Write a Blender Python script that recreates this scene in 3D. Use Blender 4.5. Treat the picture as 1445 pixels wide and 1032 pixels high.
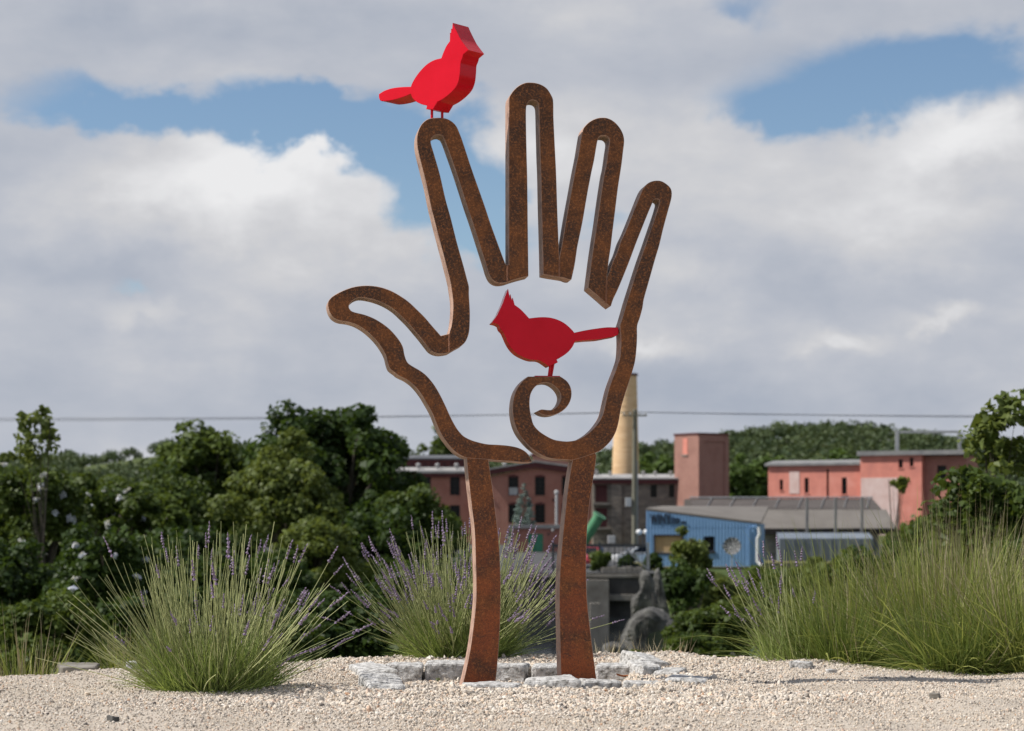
import bpy, bmesh, math, random
import numpy as np
from mathutils import Vector, Matrix, noise as mnoise

for o in list(bpy.data.objects):
    bpy.data.objects.remove(o)
S = bpy.context.scene
C = S.collection
R = math.radians

# ------------------------------------------------------------------ camera
F = 3000.0                       # focal length in pixels of a 1445 px wide frame
EYE = 0.77                       # eye height above the gravel
CAMY = -10.0
HOR = 735.0                      # row of the horizon
cam_d = bpy.data.cameras.new('camera')
cam = bpy.data.objects.new('camera', cam_d)
C.objects.link(cam)
cam.location = (0, CAMY, EYE)
cam.rotation_euler = (R(90), 0, 0)
cam_d.sensor_fit = 'HORIZONTAL'
cam_d.sensor_width = 36
cam_d.lens = F / 1445 * 36
cam_d.shift_y = (HOR - 516) / 1445
cam_d.clip_start = 0.1
cam_d.clip_end = 12000
cam_d.dof.use_dof = True
cam_d.dof.focus_distance = 10.0
cam_d.dof.aperture_fstop = 4.6
S.camera = cam
S.render.resolution_x, S.render.resolution_y = 1024, 731

def P(x, y, d):
    """point at distance d along the view axis that stands where the photograph shows (x, y)"""
    return Vector(((x - 722.5) * d / F, CAMY + d, EYE - (y - HOR) * d / F))

# ------------------------------------------------------------------ sky
SUN_EL, SUN_ROT = R(50), R(264)
W = bpy.data.worlds.new('World')
S.world = W
W.use_nodes = True
nt = W.node_tree
nt.nodes.clear()

class NB:
    """small node-building helper"""
    def __init__(s, nt): s.nt = nt
    def n(s, t, **k):
        x = s.nt.nodes.new(t)
        for a, b in k.items(): setattr(x, a, b)
        return x
    def put(s, sock, v):
        if isinstance(v, bpy.types.NodeSocket): s.nt.links.new(v, sock)
        elif v is not None: sock.default_value = v
    def m(s, op, a, b=None, c=None, clamp=False):
        x = s.n('ShaderNodeMath', operation=op, use_clamp=clamp)
        for i, v in enumerate((a, b, c)):
            if v is not None: s.put(x.inputs[i], v)
        return x.outputs[0]
    def comb(s, a, b, c=0.0):
        x = s.n('ShaderNodeCombineXYZ')
        for i, v in enumerate((a, b, c)): s.put(x.inputs[i], v)
        return x.outputs[0]
    def noise(s, vec, scale, detail=4, rough=0.55, dist=0.0):
        x = s.n('ShaderNodeTexNoise')
        s.put(x.inputs['Vector'], vec)
        x.inputs['Scale'].default_value = scale
        x.inputs['Detail'].default_value = detail
        x.inputs['Roughness'].default_value = rough
        x.inputs['Distortion'].default_value = dist
        return x.outputs[0]
    def mix(s, f, a, b):
        x = s.n('ShaderNodeMix', data_type='RGBA')
        s.put(x.inputs[0], f); s.put(x.inputs[6], a); s.put(x.inputs[7], b)
        return x.outputs[2]
    def sstep(s, v, lo, hi):
        x = s.n('ShaderNodeMapRange', interpolation_type='SMOOTHSTEP')
        s.put(x.inputs[0], v)
        x.inputs[1].default_value = lo; x.inputs[2].default_value = hi
        return x.outputs[0]
    def ramp(s, f, stops):
        x = s.n('ShaderNodeValToRGB')
        s.put(x.inputs[0], f)
        el = x.color_ramp.elements
        while len(el) < len(stops): el.new(0.5)
        for e, (p, c) in zip(el, stops):
            e.position = p; e.color = (*c, 1) if len(c) == 3 else c
        return x.outputs[0]

b = NB(nt)
tc = b.n('ShaderNodeTexCoord')
sep = b.n('ShaderNodeSeparateXYZ')
nt.links.new(tc.outputs['Generated'], sep.inputs[0])
az = b.m('ARCTAN2', sep.outputs[0], sep.outputs[1])
el = b.m('ARCSINE', sep.outputs[2])
U = b.m('MULTIPLY', az, 3.0)
V = b.m('MULTIPLY', el, 3.0)
uv = b.comb(U, b.m('MULTIPLY', V, 1.5))
uvs = b.comb(U, b.m('MULTIPLY', V, 2.6), 3.7)
n_big = b.noise(uvs, 2.2, 3, 0.5)
n_mid = b.noise(uv, 6.0, 7, 0.58, 0.25)
n_puff = b.noise(b.comb(U, V, 8.1), 9.0, 6, 0.55, 0.4)
n_soft = b.noise(b.comb(U, b.m('MULTIPLY', V, 2.2), 5.2), 4.0, 5, 0.55)

wob = b.m('MULTIPLY', b.m('SUBTRACT', n_mid, 0.5), 0.30)
wob2 = b.m('MULTIPLY', b.m('SUBTRACT', n_puff, 0.5), 0.14)
def blob(px, py, rx, ry, tilt=0.0, wv=1.0):
    du = b.m('SUBTRACT', U, (px - 722.5) / 1000)
    dv = b.m('SUBTRACT', V, (HOR - py) / 1000)
    du = b.m('ADD', du, b.m('MULTIPLY', wob, 0.6 * wv))
    dv = b.m('ADD', dv, b.m('MULTIPLY', b.m('ADD', wob, wob2), 0.45 * wv))
    if tilt:
        dv = b.m('ADD', dv, b.m('MULTIPLY', du, tilt))
    a = b.m('POWER', b.m('DIVIDE', du, rx / 1000), 2.0)
    c = b.m('POWER', b.m('DIVIDE', dv, ry / 1000), 2.0)
    return b.m('EXPONENT', b.m('MULTIPLY', b.m('ADD', a, c), -1.0))
def total(items):
    s = items[0]
    for i in items[1:]: s = b.m('ADD', s, i)
    return s
holes = total([blob(225, 172, 230, 36, 0.03), blob(470, 190, 130, 48, 0.25), blob(610, 235, 100, 95, 0.3),
               b.m('MULTIPLY', blob(690, 330, 60, 60), 0.8),
               blob(1290, 118, 220, 58, -0.05), b.m('MULTIPLY', blob(1130, 160, 130, 35, 0.0), 0.7),
               b.m('MULTIPLY', blob(1040, 30, 70, 30), 0.55), b.m('MULTIPLY', blob(195, 412, 45, 16), 0.5),
               b.m('MULTIPLY', blob(840, 320, 60, 26), 0.45)])
# outside the frame the cover breaks up more, gaps widened to cut ambient light
out = b.m('MAXIMUM', b.sstep(b.m('ABSOLUTE', U), 0.75, 0.95), b.sstep(V, 0.76, 0.95))
oh = b.m('MULTIPLY', b.sstep(n_big, 0.46, 0.60), out)
hole = b.sstep(b.m('ADD', b.m('MAXIMUM', holes, oh), b.m('MULTIPLY', b.m('SUBTRACT', n_puff, 0.5), 0.5)), 0.22, 0.78)
whites = total([blob(420, 225, 150, 60, 0.1), b.m('MULTIPLY', blob(200, 265, 190, 50), 0.55), b.m('MULTIPLY', blob(420, 320, 260, 70), 0.55),
                blob(1375, 205, 110, 46), b.m('MULTIPLY', blob(1250, 290, 220, 80), 0.5),
                b.m('MULTIPLY', blob(915, 487, 80, 20), 0.8), b.m('MULTIPLY', blob(1190, 488, 60, 15), 0.7),
                b.m('MULTIPLY', blob(1320, 450, 45, 14), 0.8), b.m('MULTIPLY', blob(215, 445, 60, 20), 0.6),
                b.m('MULTIPLY', blob(760, 240, 120, 150), 0.35), b.m('MULTIPLY', blob(960, 330, 120, 70), 0.3),
                b.m('MULTIPLY', b.sstep(n_big, 0.5, 0.7), b.m('MULTIPLY', out, 0.7))])
darks = total([b.m('MULTIPLY', blob(250, 60, 420, 55), 0.6), b.m('MULTIPLY', blob(100, 390, 260, 30), 0.35),
               b.m('MULTIPLY', blob(680, 545, 500, 60), 0.5), b.m('MULTIPLY', blob(1150, 430, 260, 40), 0.35),
               b.m('MULTIPLY', blob(20, 240, 90, 70), 0.35), b.m('MULTIPLY', blob(1300, 560, 300, 40), 0.35)])
shade = b.m('ADD', b.m('MULTIPLY', b.m('SUBTRACT', n_soft, 0.5), 1.15), 0.37)
shade = b.m('ADD', shade, b.m('MULTIPLY', b.m('SUBTRACT', n_puff, 0.5), 0.30))
shade = b.m('ADD', shade, b.m('MULTIPLY', whites, 0.55))
shade = b.m('SUBTRACT', shade, b.m('MULTIPLY', darks, 0.45))
cloud = b.ramp(shade, [(0.0, (0.40, 0.44, 0.52)), (0.35, (0.50, 0.525, 0.585)), (0.62, (0.615, 0.62, 0.645)), (1.0, (0.83, 0.83, 0.84))])
sky = b.n('ShaderNodeTexSky', sky_type='NISHITA')
sky.sun_disc = False
sky.sun_elevation = SUN_EL
sky.sun_rotation = SUN_ROT
sky.air_density = 1.0
sky.dust_density = 0.0
sky.ozone_density = 3.0
bg1 = b.n('ShaderNodeBackground'); bg1.inputs[1].default_value = 0.086
nt.links.new(sky.outputs[0], bg1.inputs[0])
bg2 = b.n('ShaderNodeBackground'); bg2.inputs[1].default_value = 0.86
nt.links.new(cloud, bg2.inputs[0])
mx = b.n('ShaderNodeMixShader')
nt.links.new(b.m('SUBTRACT', 1.0, b.m('MULTIPLY', hole, 1.0)), mx.inputs[0])
nt.links.new(bg1.outputs[0], mx.inputs[1]); nt.links.new(bg2.outputs[0], mx.inputs[2])
wo = b.n('ShaderNodeOutputWorld')
nt.links.new(mx.outputs[0], wo.inputs[0])

sl = bpy.data.lights.new('sun', 'SUN')
sl.energy = 5.0; sl.angle = R(0.6); sl.color = (1.0, 0.955, 0.89)
sun = bpy.data.objects.new('sun', sl); C.objects.link(sun)
sun.rotation_euler = (0, R(-40), R(6))          # light comes from the left, 50 degrees up
sun.location = (-30, 0, 40)
S.view_settings.view_transform = 'Standard'
S.view_settings.look = 'None'
S.view_settings.exposure = 0.22
S.view_settings.gamma = 1.0

# ------------------------------------------------------------------ materials
MATS = {}
def mat(name, cols, scale=3.0, rough=0.8, detail=5, bump=0.0, bscale=None, spec=0.3, metal=0.0, coat=0.0, stretch=None, lo=0.3, hi=0.7, transl=0.0):
    """colour drifts between the given colours with procedural noise; fine relief from a second noise"""
    m = bpy.data.materials.new(name); m.use_nodes = True
    t = m.node_tree; q = NB(t)
    bs = t.nodes['Principled BSDF']
    g = q.n('ShaderNodeTexCoord')
    vec = g.outputs['Object']
    if stretch:
        mp = q.n('ShaderNodeMapping'); mp.inputs['Scale'].default_value = stretch
        t.links.new(vec, mp.inputs[0]); vec = mp.outputs[0]
    f = q.noise(vec, scale, detail, 0.6)
    k = len(cols)
    st = [(lo + (hi - lo) * i / max(1, k - 1), c) for i, c in enumerate(cols)]
    if k == 1: st = [(0.0, tuple(v * 0.85 for v in cols[0])), (1.0, tuple(min(1, v * 1.12) for v in cols[0]))]
    t.links.new(q.ramp(f, st), bs.inputs['Base Color'])
    bs.inputs['Roughness'].default_value = rough
    bs.inputs['Specular IOR Level'].default_value = spec
    bs.inputs['Metallic'].default_value = metal
    if coat:
        bs.inputs['Coat Weight'].default_value = coat; bs.inputs['Coat Roughness'].default_value = 0.08
    if bump:
        bp = q.n('ShaderNodeBump'); bp.inputs['Strength'].default_value = bump; bp.inputs['Distance'].default_value = 0.02
        t.links.new(q.noise(vec, bscale or scale * 4, 6, 0.6), bp.inputs['Height'])
        t.links.new(bp.outputs[0], bs.inputs['Normal'])
    MATS[name] = m
    return m

def leaf_mat(name, dark, light, rough=0.55, transl=0.35, spec=0.25):
    """each leaf carries its own tint; part of the light passes through"""
    m = bpy.data.materials.new(name); m.use_nodes = True
    t = m.node_tree; q = NB(t)
    bs = t.nodes['Principled BSDF']; outn = t.nodes['Material Output']
    at = q.n('ShaderNodeAttribute', attribute_name='tint')
    col = q.mix(at.outputs['Fac'], (*dark, 1), (*light, 1))
    t.links.new(col, bs.inputs['Base Color'])
    bs.inputs['Roughness'].default_value = rough
    bs.inputs['Specular IOR Level'].default_value = spec
    tr = q.n('ShaderNodeBsdfTranslucent')
    t.links.new(q.mix(0.5, col, (light[0] * 1.3, light[1] * 1.2, light[2] * 0.6, 1)), tr.inputs[0])
    mxs = q.n('ShaderNodeMixShader'); mxs.inputs[0].default_value = transl
    t.links.new(bs.outputs[0], mxs.inputs[1]); t.links.new(tr.outputs[0], mxs.inputs[2])
    t.links.new(mxs.outputs[0], outn.inputs[0])
    MATS[name] = m
    return m

def rust_mat(name, dark, mid, orange, low):
    m = bpy.data.materials.new(name); m.use_nodes = True
    t = m.node_tree; q = NB(t)
    bs = t.nodes['Principled BSDF']
    g = q.n('ShaderNodeTexCoord'); vec = g.outputs['Object']
    big = q.noise(vec, 5.0, 6, 0.6, 0.3)
    fine = q.noise(vec, 85.0, 5, 0.8)
    grit = q.noise(vec, 260.0, 2, 0.5)
    c = q.mix(q.sstep(big, 0.40, 0.62), (*dark, 1), (*mid, 1))
    c = q.mix(q.m('MULTIPLY', q.sstep(fine, 0.47, 0.64), 0.70), c, (*orange, 1))
    c = q.mix(q.m('MULTIPLY', q.sstep(q.noise(vec, 24.0, 5, 0.65), 0.46, 0.66), 0.55), c, (*[v * 0.45 for v in mid], 1))
    # redder foot: light bounced up off the gravel, put into the rust colour
    sp = q.n('ShaderNodeSeparateXYZ'); t.links.new(vec, sp.inputs[0])
    foot = q.m('MULTIPLY', q.m('SUBTRACT', 1.0, q.sstep(sp.outputs[2], 0.1, 1.3)), q.sstep(q.noise(vec, 7.0, 5), 0.3, 0.6))
    c = q.mix(q.m('MULTIPLY', foot, 0.6), c, (*low, 1))
    # dark scale: flat streaks and spots
    mp = q.n('ShaderNodeMapping'); mp.inputs['Scale'].default_value = (1, 1, 2.6); t.links.new(vec, mp.inputs[0])
    sp1 = q.sstep(q.noise(mp.outputs[0], 16.0, 6, 0.72, 0.6), 0.60, 0.68)
    c = q.mix(q.m('MULTIPLY', sp1, 0.75), c, (0.045, 0.032, 0.028, 1))
    c = q.mix(q.m('MULTIPLY', q.sstep(grit, 0.54, 0.64), 0.65), c, (0.05, 0.03, 0.02, 1))
    t.links.new(c, bs.inputs['Base Color'])
    bs.inputs['Roughness'].default_value = 0.72
    bs.inputs['Specular IOR Level'].default_value = 0.35
    bp = q.n('ShaderNodeBump'); bp.inputs['Strength'].default_value = 0.35; bp.inputs['Distance'].default_value = 0.004
    t.links.new(fine, bp.inputs['Height']); t.links.new(bp.outputs[0], bs.inputs['Normal'])
    MATS[name] = m
    return m

def brick_mat(name, c1, c2, mortar, w=0.22, h=0.075, sc=1.0, mix_n=0.5, rough=0.85, vert='Z', off=0.5):
    m = bpy.data.materials.new(name); m.use_nodes = True
    t = m.node_tree; q = NB(t)
    bs = t.nodes['Principled BSDF']
    g = q.n('ShaderNodeTexCoord'); sp = q.n('ShaderNodeSeparateXYZ'); t.links.new(g.outputs['Object'], sp.inputs[0])
    vec = q.comb(q.m('ADD', sp.outputs[0], sp.outputs[1]), sp.outputs[2])
    bk = q.n('ShaderNodeTexBrick'); t.links.new(vec, bk.inputs[0])
    bk.offset = off
    bk.inputs['Color1'].default_value = (*c1, 1); bk.inputs['Color2'].default_value = (*c2, 1); bk.inputs['Mortar'].default_value = (*mortar, 1)
    bk.inputs['Scale'].default_value = sc; bk.inputs['Mortar Size'].default_value = 0.012
    bk.inputs['Brick Width'].default_value = w; bk.inputs['Row Height'].default_value = h
    st = q.noise(g.outputs['Object'], 0.45, 6, 0.6)
    col = q.mix(q.m('MULTIPLY', q.sstep(st, 0.42, 0.68), mix_n), bk.outputs[0], (*[v * 0.62 for v in c1], 1))
    t.links.new(col, bs.inputs['Base Color'])
    bs.inputs['Roughness'].default_value = rough
    bp = q.n('ShaderNodeBump'); bp.inputs['Strength'].default_value = 0.4; bp.inputs['Distance'].default_value = 0.02
    t.links.new(bk.outputs['Fac'], bp.inputs['Height']); bp.invert = True
    t.links.new(bp.outputs[0], bs.inputs['Normal'])
    MATS[name] = m
    return m

rust_mat('rust', (0.070, 0.034, 0.021), (0.20, 0.070, 0.022), (0.47, 0.165, 0.048), (0.36, 0.082, 0.024))
mat('rust_cut', [(0.22, 0.13, 0.10), (0.40, 0.25, 0.185), (0.48, 0.31, 0.23)], 14, 0.6, bump=0.3, bscale=120, spec=0.4)
mat('weld', [(0.16, 0.07, 0.04), (0.30, 0.13, 0.07)], 40, 0.7, bump=0.4, bscale=150)
mat('red_paint', [(0.58, 0.002, 0.012), (0.65, 0.004, 0.018)], 6, 0.22, spec=0.2, coat=0.08)
mat('granite', [(0.14, 0.135, 0.125), (0.36, 0.35, 0.335), (0.50, 0.49, 0.475), (0.60, 0.59, 0.575)], 34, 0.85, 9, bump=0.7, bscale=70, lo=0.34, hi=0.64)
mat('boulder', [(0.028, 0.027, 0.027), (0.085, 0.082, 0.077), (0.17, 0.166, 0.15)], 3.5, 0.9, 8, bump=0.8, bscale=14)
mat('concrete', [(0.14, 0.125, 0.105), (0.26, 0.24, 0.21)], 1.2, 0.9, bump=0.2)
mat('dark_concrete', [(0.035, 0.033, 0.032), (0.085, 0.08, 0.075)], 0.8, 0.9, bump=0.2)
mat('dish_mesh', [(0.07, 0.07, 0.07), (0.15, 0.15, 0.15)], 5, 0.7)
mat('asphalt', [(0.045, 0.045, 0.047), (0.075, 0.074, 0.073)], 0.6, 0.9, bump=0.1)
mat('lawn', [(0.10, 0.11, 0.035), (0.15, 0.14, 0.05), (0.20, 0.17, 0.08)], 0.7, 0.95, bump=0.6, bscale=8)
mat('bark', [(0.05, 0.04, 0.032), (0.12, 0.10, 0.08)], 8, 0.9, bump=0.5, stretch=(1, 1, 0.25))
mat('white_roof', [(0.24, 0.235, 0.23), (0.36, 0.35, 0.345)], 0.5, 0.7)
mat('grey_roof', [(0.15, 0.15, 0.155), (0.24, 0.235, 0.23)], 0.7, 0.8)
mat('slate_roof', [(0.075, 0.08, 0.09), (0.11, 0.112, 0.12)], 0.8, 0.8)
mat('tan_roof', [(0.125, 0.112, 0.10), (0.17, 0.155, 0.14)], 0.5, 0.85)
mat('brown_roof', [(0.06, 0.05, 0.046), (0.095, 0.082, 0.076)], 0.4, 0.85, stretch=(1, 3, 1))
mat('maroon', [(0.075, 0.022, 0.024), (0.11, 0.034, 0.034)], 0.9, 0.75)
mat('salmon', [(0.50, 0.19, 0.15), (0.60, 0.225, 0.17), (0.66, 0.29, 0.235)], 0.55, 0.85, 7, lo=0.35, hi=0.72)
mat('pale_plaster', [(0.55, 0.38, 0.34), (0.66, 0.52, 0.48)], 1.0, 0.85)
mat('blue_grey', [(0.12, 0.145, 0.18), (0.19, 0.215, 0.25)], 0.6, 0.7)
mat('glass', [(0.006, 0.006, 0.008), (0.012, 0.012, 0.014)], 1.0, 0.15, spec=0.18)
mat('frame_dark', [(0.018, 0.015, 0.015), (0.03, 0.025, 0.024)], 4, 0.7)
mat('white_paint', [(0.62, 0.62, 0.61), (0.74, 0.74, 0.73)], 2, 0.6)
mat('pale_grey', [(0.34, 0.345, 0.35), (0.46, 0.46, 0.455)], 2, 0.6)
mat('dark_metal', [(0.045, 0.047, 0.052), (0.08, 0.082, 0.088)], 3, 0.5, metal=0.4)
mat('galvanised', [(0.26, 0.27, 0.275), (0.36, 0.365, 0.37)], 6, 0.5, metal=0.5)
mat('green_paint', [(0.04, 0.18, 0.10), (0.06, 0.23, 0.135)], 1.6, 0.5)
mat('green_pipe', [(0.06, 0.20, 0.10), (0.10, 0.27, 0.14)], 1.6, 0.45)
mat('tan_board', [(0.34, 0.22, 0.11), (0.44, 0.30, 0.16)], 1.2, 0.85, stretch=(1, 1, 0.3))
mat('letter_black', [(0.012, 0.013, 0.018), (0.02, 0.021, 0.028)], 3, 0.6)
mat('pole_wood', [(0.13, 0.125, 0.095), (0.20, 0.19, 0.145)], 3, 0.9, stretch=(1, 1, 0.15), bump=0.3)
mat('cable', [(0.02, 0.02, 0.022), (0.03, 0.03, 0.032)], 3, 0.6)
mat('car_red', [(0.42, 0.03, 0.05), (0.46, 0.04, 0.06)], 1, 0.25, coat=0.8, spec=0.5)
mat('car_white', [(0.62, 0.62, 0.62), (0.66, 0.66, 0.66)], 1, 0.25, coat=0.8, spec=0.5)
mat('tyre', [(0.015, 0.015, 0.015), (0.025, 0.025, 0.025)], 5, 0.85)
mat('lamp_glass', [(0.8, 0.05, 0.04), (0.85, 0.07, 0.05)], 5, 0.2)
mat('dry_leaf', [(0.20, 0.07, 0.03), (0.30, 0.12, 0.05)], 30, 0.8)
mat('chimney_brick', [(0.58, 0.38, 0.21), (0.67, 0.46, 0.26), (0.72, 0.52, 0.32)], 1.1, 0.85, stretch=(0.5, 0.5, 2.5), bump=0.2)
brick_mat('brick', (0.42, 0.155, 0.115), (0.335, 0.12, 0.09), (0.36, 0.21, 0.165))
brick_mat('tower_brick', (0.35, 0.165, 0.125), (0.28, 0.125, 0.098), (0.33, 0.21, 0.17))
brick_mat('stone_wall', (0.24, 0.205, 0.165), (0.115, 0.10, 0.086), (0.075, 0.067, 0.06), w=0.75, h=0.3, mix_n=0.6)
leaf_mat('leaf_dark', (0.013, 0.030, 0.007), (0.062, 0.102, 0.020))
leaf_mat('leaf_mid', (0.022, 0.045, 0.008), (0.110, 0.152, 0.030))
leaf_mat('leaf_light', (0.060, 0.088, 0.019), (0.155, 0.190, 0.048))
leaf_mat('leaf_far', (0.040, 0.066, 0.030), (0.095, 0.125, 0.050), transl=0.2)
leaf_mat('leaf_farlight', (0.050, 0.090, 0.018), (0.11, 0.165, 0.040), transl=0.3)
leaf_mat('leaf_spruce', (0.12, 0.17, 0.15), (0.23, 0.29, 0.26), transl=0.1)
leaf_mat('leaf_pale', (0.09, 0.115, 0.045), (0.17, 0.20, 0.095))
leaf_mat('petal', (0.50, 0.53, 0.66), (0.72, 0.72, 0.78), transl=0.3)
leaf_mat('stem_green', (0.17, 0.20, 0.075), (0.50, 0.52, 0.25), transl=0.2)
leaf_mat('lav_leaf', (0.12, 0.18, 0.045), (0.35, 0.43, 0.14), transl=0.3)
leaf_mat('blade_green', (0.045, 0.085, 0.016), (0.36, 0.39, 0.12), transl=0.35)
leaf_mat('blade_fine', (0.035, 0.070, 0.014), (0.20, 0.26, 0.07), transl=0.35)
leaf_mat('straw', (0.24, 0.20, 0.12), (0.42, 0.36, 0.24), transl=0.2)
mat('lavender_bloom', [(0.17, 0.14, 0.15), (0.21, 0.16, 0.24), (0.26, 0.18, 0.38)], 55, 0.8, 3, lo=0.35, hi=0.68)

# blue ribbed siding
m = mat('blue_siding', [(0.13, 0.245, 0.42), (0.155, 0.285, 0.48)], 0.8, 0.6)
t = m.node_tree; q = NB(t)
g = q.n('ShaderNodeTexCoord'); wv = q.n('ShaderNodeTexWave', wave_type='BANDS', bands_direction='X'); wv.inputs['Scale'].default_value = 1.4
t.links.new(g.outputs['Object'], wv.inputs[0])
bp = q.n('ShaderNodeBump'); bp.inputs['Strength'].default_value = 0.9; bp.inputs['Distance'].default_value = 0.04
t.links.new(wv.outputs[0], bp.inputs['Height']); t.links.new(bp.outputs[0], t.nodes['Principled BSDF'].inputs['Normal'])

# river water
m = mat('water', [(0.010, 0.013, 0.016), (0.018, 0.022, 0.024)], 0.2, 0.07, spec=0.5)
t = m.node_tree; q = NB(t); g = q.n('ShaderNodeTexCoord')
bp = q.n('ShaderNodeBump'); bp.inputs['Strength'].default_value = 0.12; bp.inputs['Distance'].default_value = 0.05
t.links.new(q.noise(g.outputs['Object'], 0.9, 4), bp.inputs['Height']); t.links.new(bp.outputs[0], t.nodes['Principled BSDF'].inputs['Normal'])

# ground: gritty sand under the pebbles, rough grass everywhere else
m = bpy.data.materials.new('ground'); m.use_nodes = True; MATS['ground'] = m
t = m.node_tree; q = NB(t); bs = t.nodes['Principled BSDF']
g = q.n('ShaderNodeTexCoord'); vec = g.outputs['Object']
gr = q.noise(vec, 170, 5, 0.7); gm = q.noise(vec, 2.2, 5, 0.6); gh = q.noise(vec, 28, 5, 0.65)
sand = q.ramp(gr, [(0.30, (0.21, 0.168, 0.125)), (0.48, (0.46, 0.40, 0.335)), (0.70, (0.60, 0.545, 0.475))])
sand = q.mix(q.m('MULTIPLY', q.sstep(gm, 0.45, 0.7), 0.35), sand, (0.33, 0.27, 0.20, 1))
turf = q.ramp(q.noise(vec, 0.22, 8, 0.65), [(0.3, (0.030, 0.050, 0.014)), (0.5, (0.062, 0.085, 0.024)), (0.7, (0.115, 0.10, 0.045))])
at = q.n('ShaderNodeAttribute', attribute_name='gravel')
edge = q.sstep(q.m('ADD', at.outputs['Fac'], q.m('MULTIPLY', q.m('SUBTRACT', gh, 0.5), 0.5)), 0.4, 0.6)
t.links.new(q.mix(edge, turf, sand), bs.inputs['Base Color'])
bs.inputs['Roughness'].default_value = 0.95; bs.inputs['Specular IOR Level'].default_value = 0.15
bp = q.n('ShaderNodeBump'); bp.inputs['Strength'].default_value = 0.8; bp.inputs['Distance'].default_value = 0.006
t.links.new(q.m('ADD', gr, q.m('MULTIPLY', gh, 1.5)), bp.inputs['Height']); t.links.new(bp.outputs[0], bs.inputs['Normal'])

# pebbles: every stone has a colour of its own
m = bpy.data.materials.new('pebble'); m.use_nodes = True; MATS['pebble'] = m
t = m.node_tree; q = NB(t); bs = t.nodes['Principled BSDF']
oi = q.n('ShaderNodeObjectInfo')
pc = q.ramp(oi.outputs['Random'], [(0.0, (0.14, 0.125, 0.115)), (0.12, (0.37, 0.325, 0.275)), (0.35, (0.53, 0.47, 0.395)), (0.55, (0.61, 0.55, 0.48)),
                                  (0.75, (0.60, 0.48, 0.36)), (0.9, (0.66, 0.62, 0.56)), (1.0, (0.45, 0.28, 0.18))])
t.links.new(pc, bs.inputs['Base Color']); bs.inputs['Roughness'].default_value = 0.8; bs.inputs['Specular IOR Level'].default_value = 0.25

# ------------------------------------------------------------------ helpers
def link(name, me, material=None, parent=None):
    o = bpy.data.objects.new(name, me); C.objects.link(o)
    if material is not None and me is not None and not me.materials:
        me.materials.append(MATS[material] if isinstance(material, str) else material)
    if parent is not None: o.parent = parent
    return o
def tag(o, label, cat, group=None):
    o['label'] = label; o['category'] = cat
    if group: o['group'] = group
    return o
def thing(name, label, cat, loc=(0, 0, 0), rotz=0.0, group=None):
    o = bpy.data.objects.new(name, None); C.objects.link(o)
    o.empty_display_size = 0.2
    o.location = loc; o.rotation_euler = (0, 0, rotz)
    return tag(o, label, cat, group)
def structure(o): o['kind'] = 'structure'; return o
def stuff(o): o['kind'] = 'stuff'; return o

def np_mesh(name, verts, faces, tint=None, smooth=False):
    """fast mesh from arrays; all faces have the same number of corners"""
    verts = np.asarray(verts, np.float32); faces = np.asarray(faces, np.int32)
    me = bpy.data.meshes.new(name)
    me.vertices.add(len(verts)); me.vertices.foreach_set('co', verts.ravel())
    k = faces.shape[1]
    me.loops.add(faces.size); me.loops.foreach_set('vertex_index', faces.ravel())
    me.polygons.add(len(faces)); me.polygons.foreach_set('loop_start', np.arange(0, faces.size, k, dtype=np.int32))
    if smooth: me.polygons.foreach_set('use_smooth', np.ones(len(faces), bool))
    me.update(calc_edges=True)
    if tint is not None:
        a = me.attributes.new('tint', 'FLOAT', 'FACE'); a.data.foreach_set('value', np.asarray(tint, np.float32))
    return me

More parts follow.
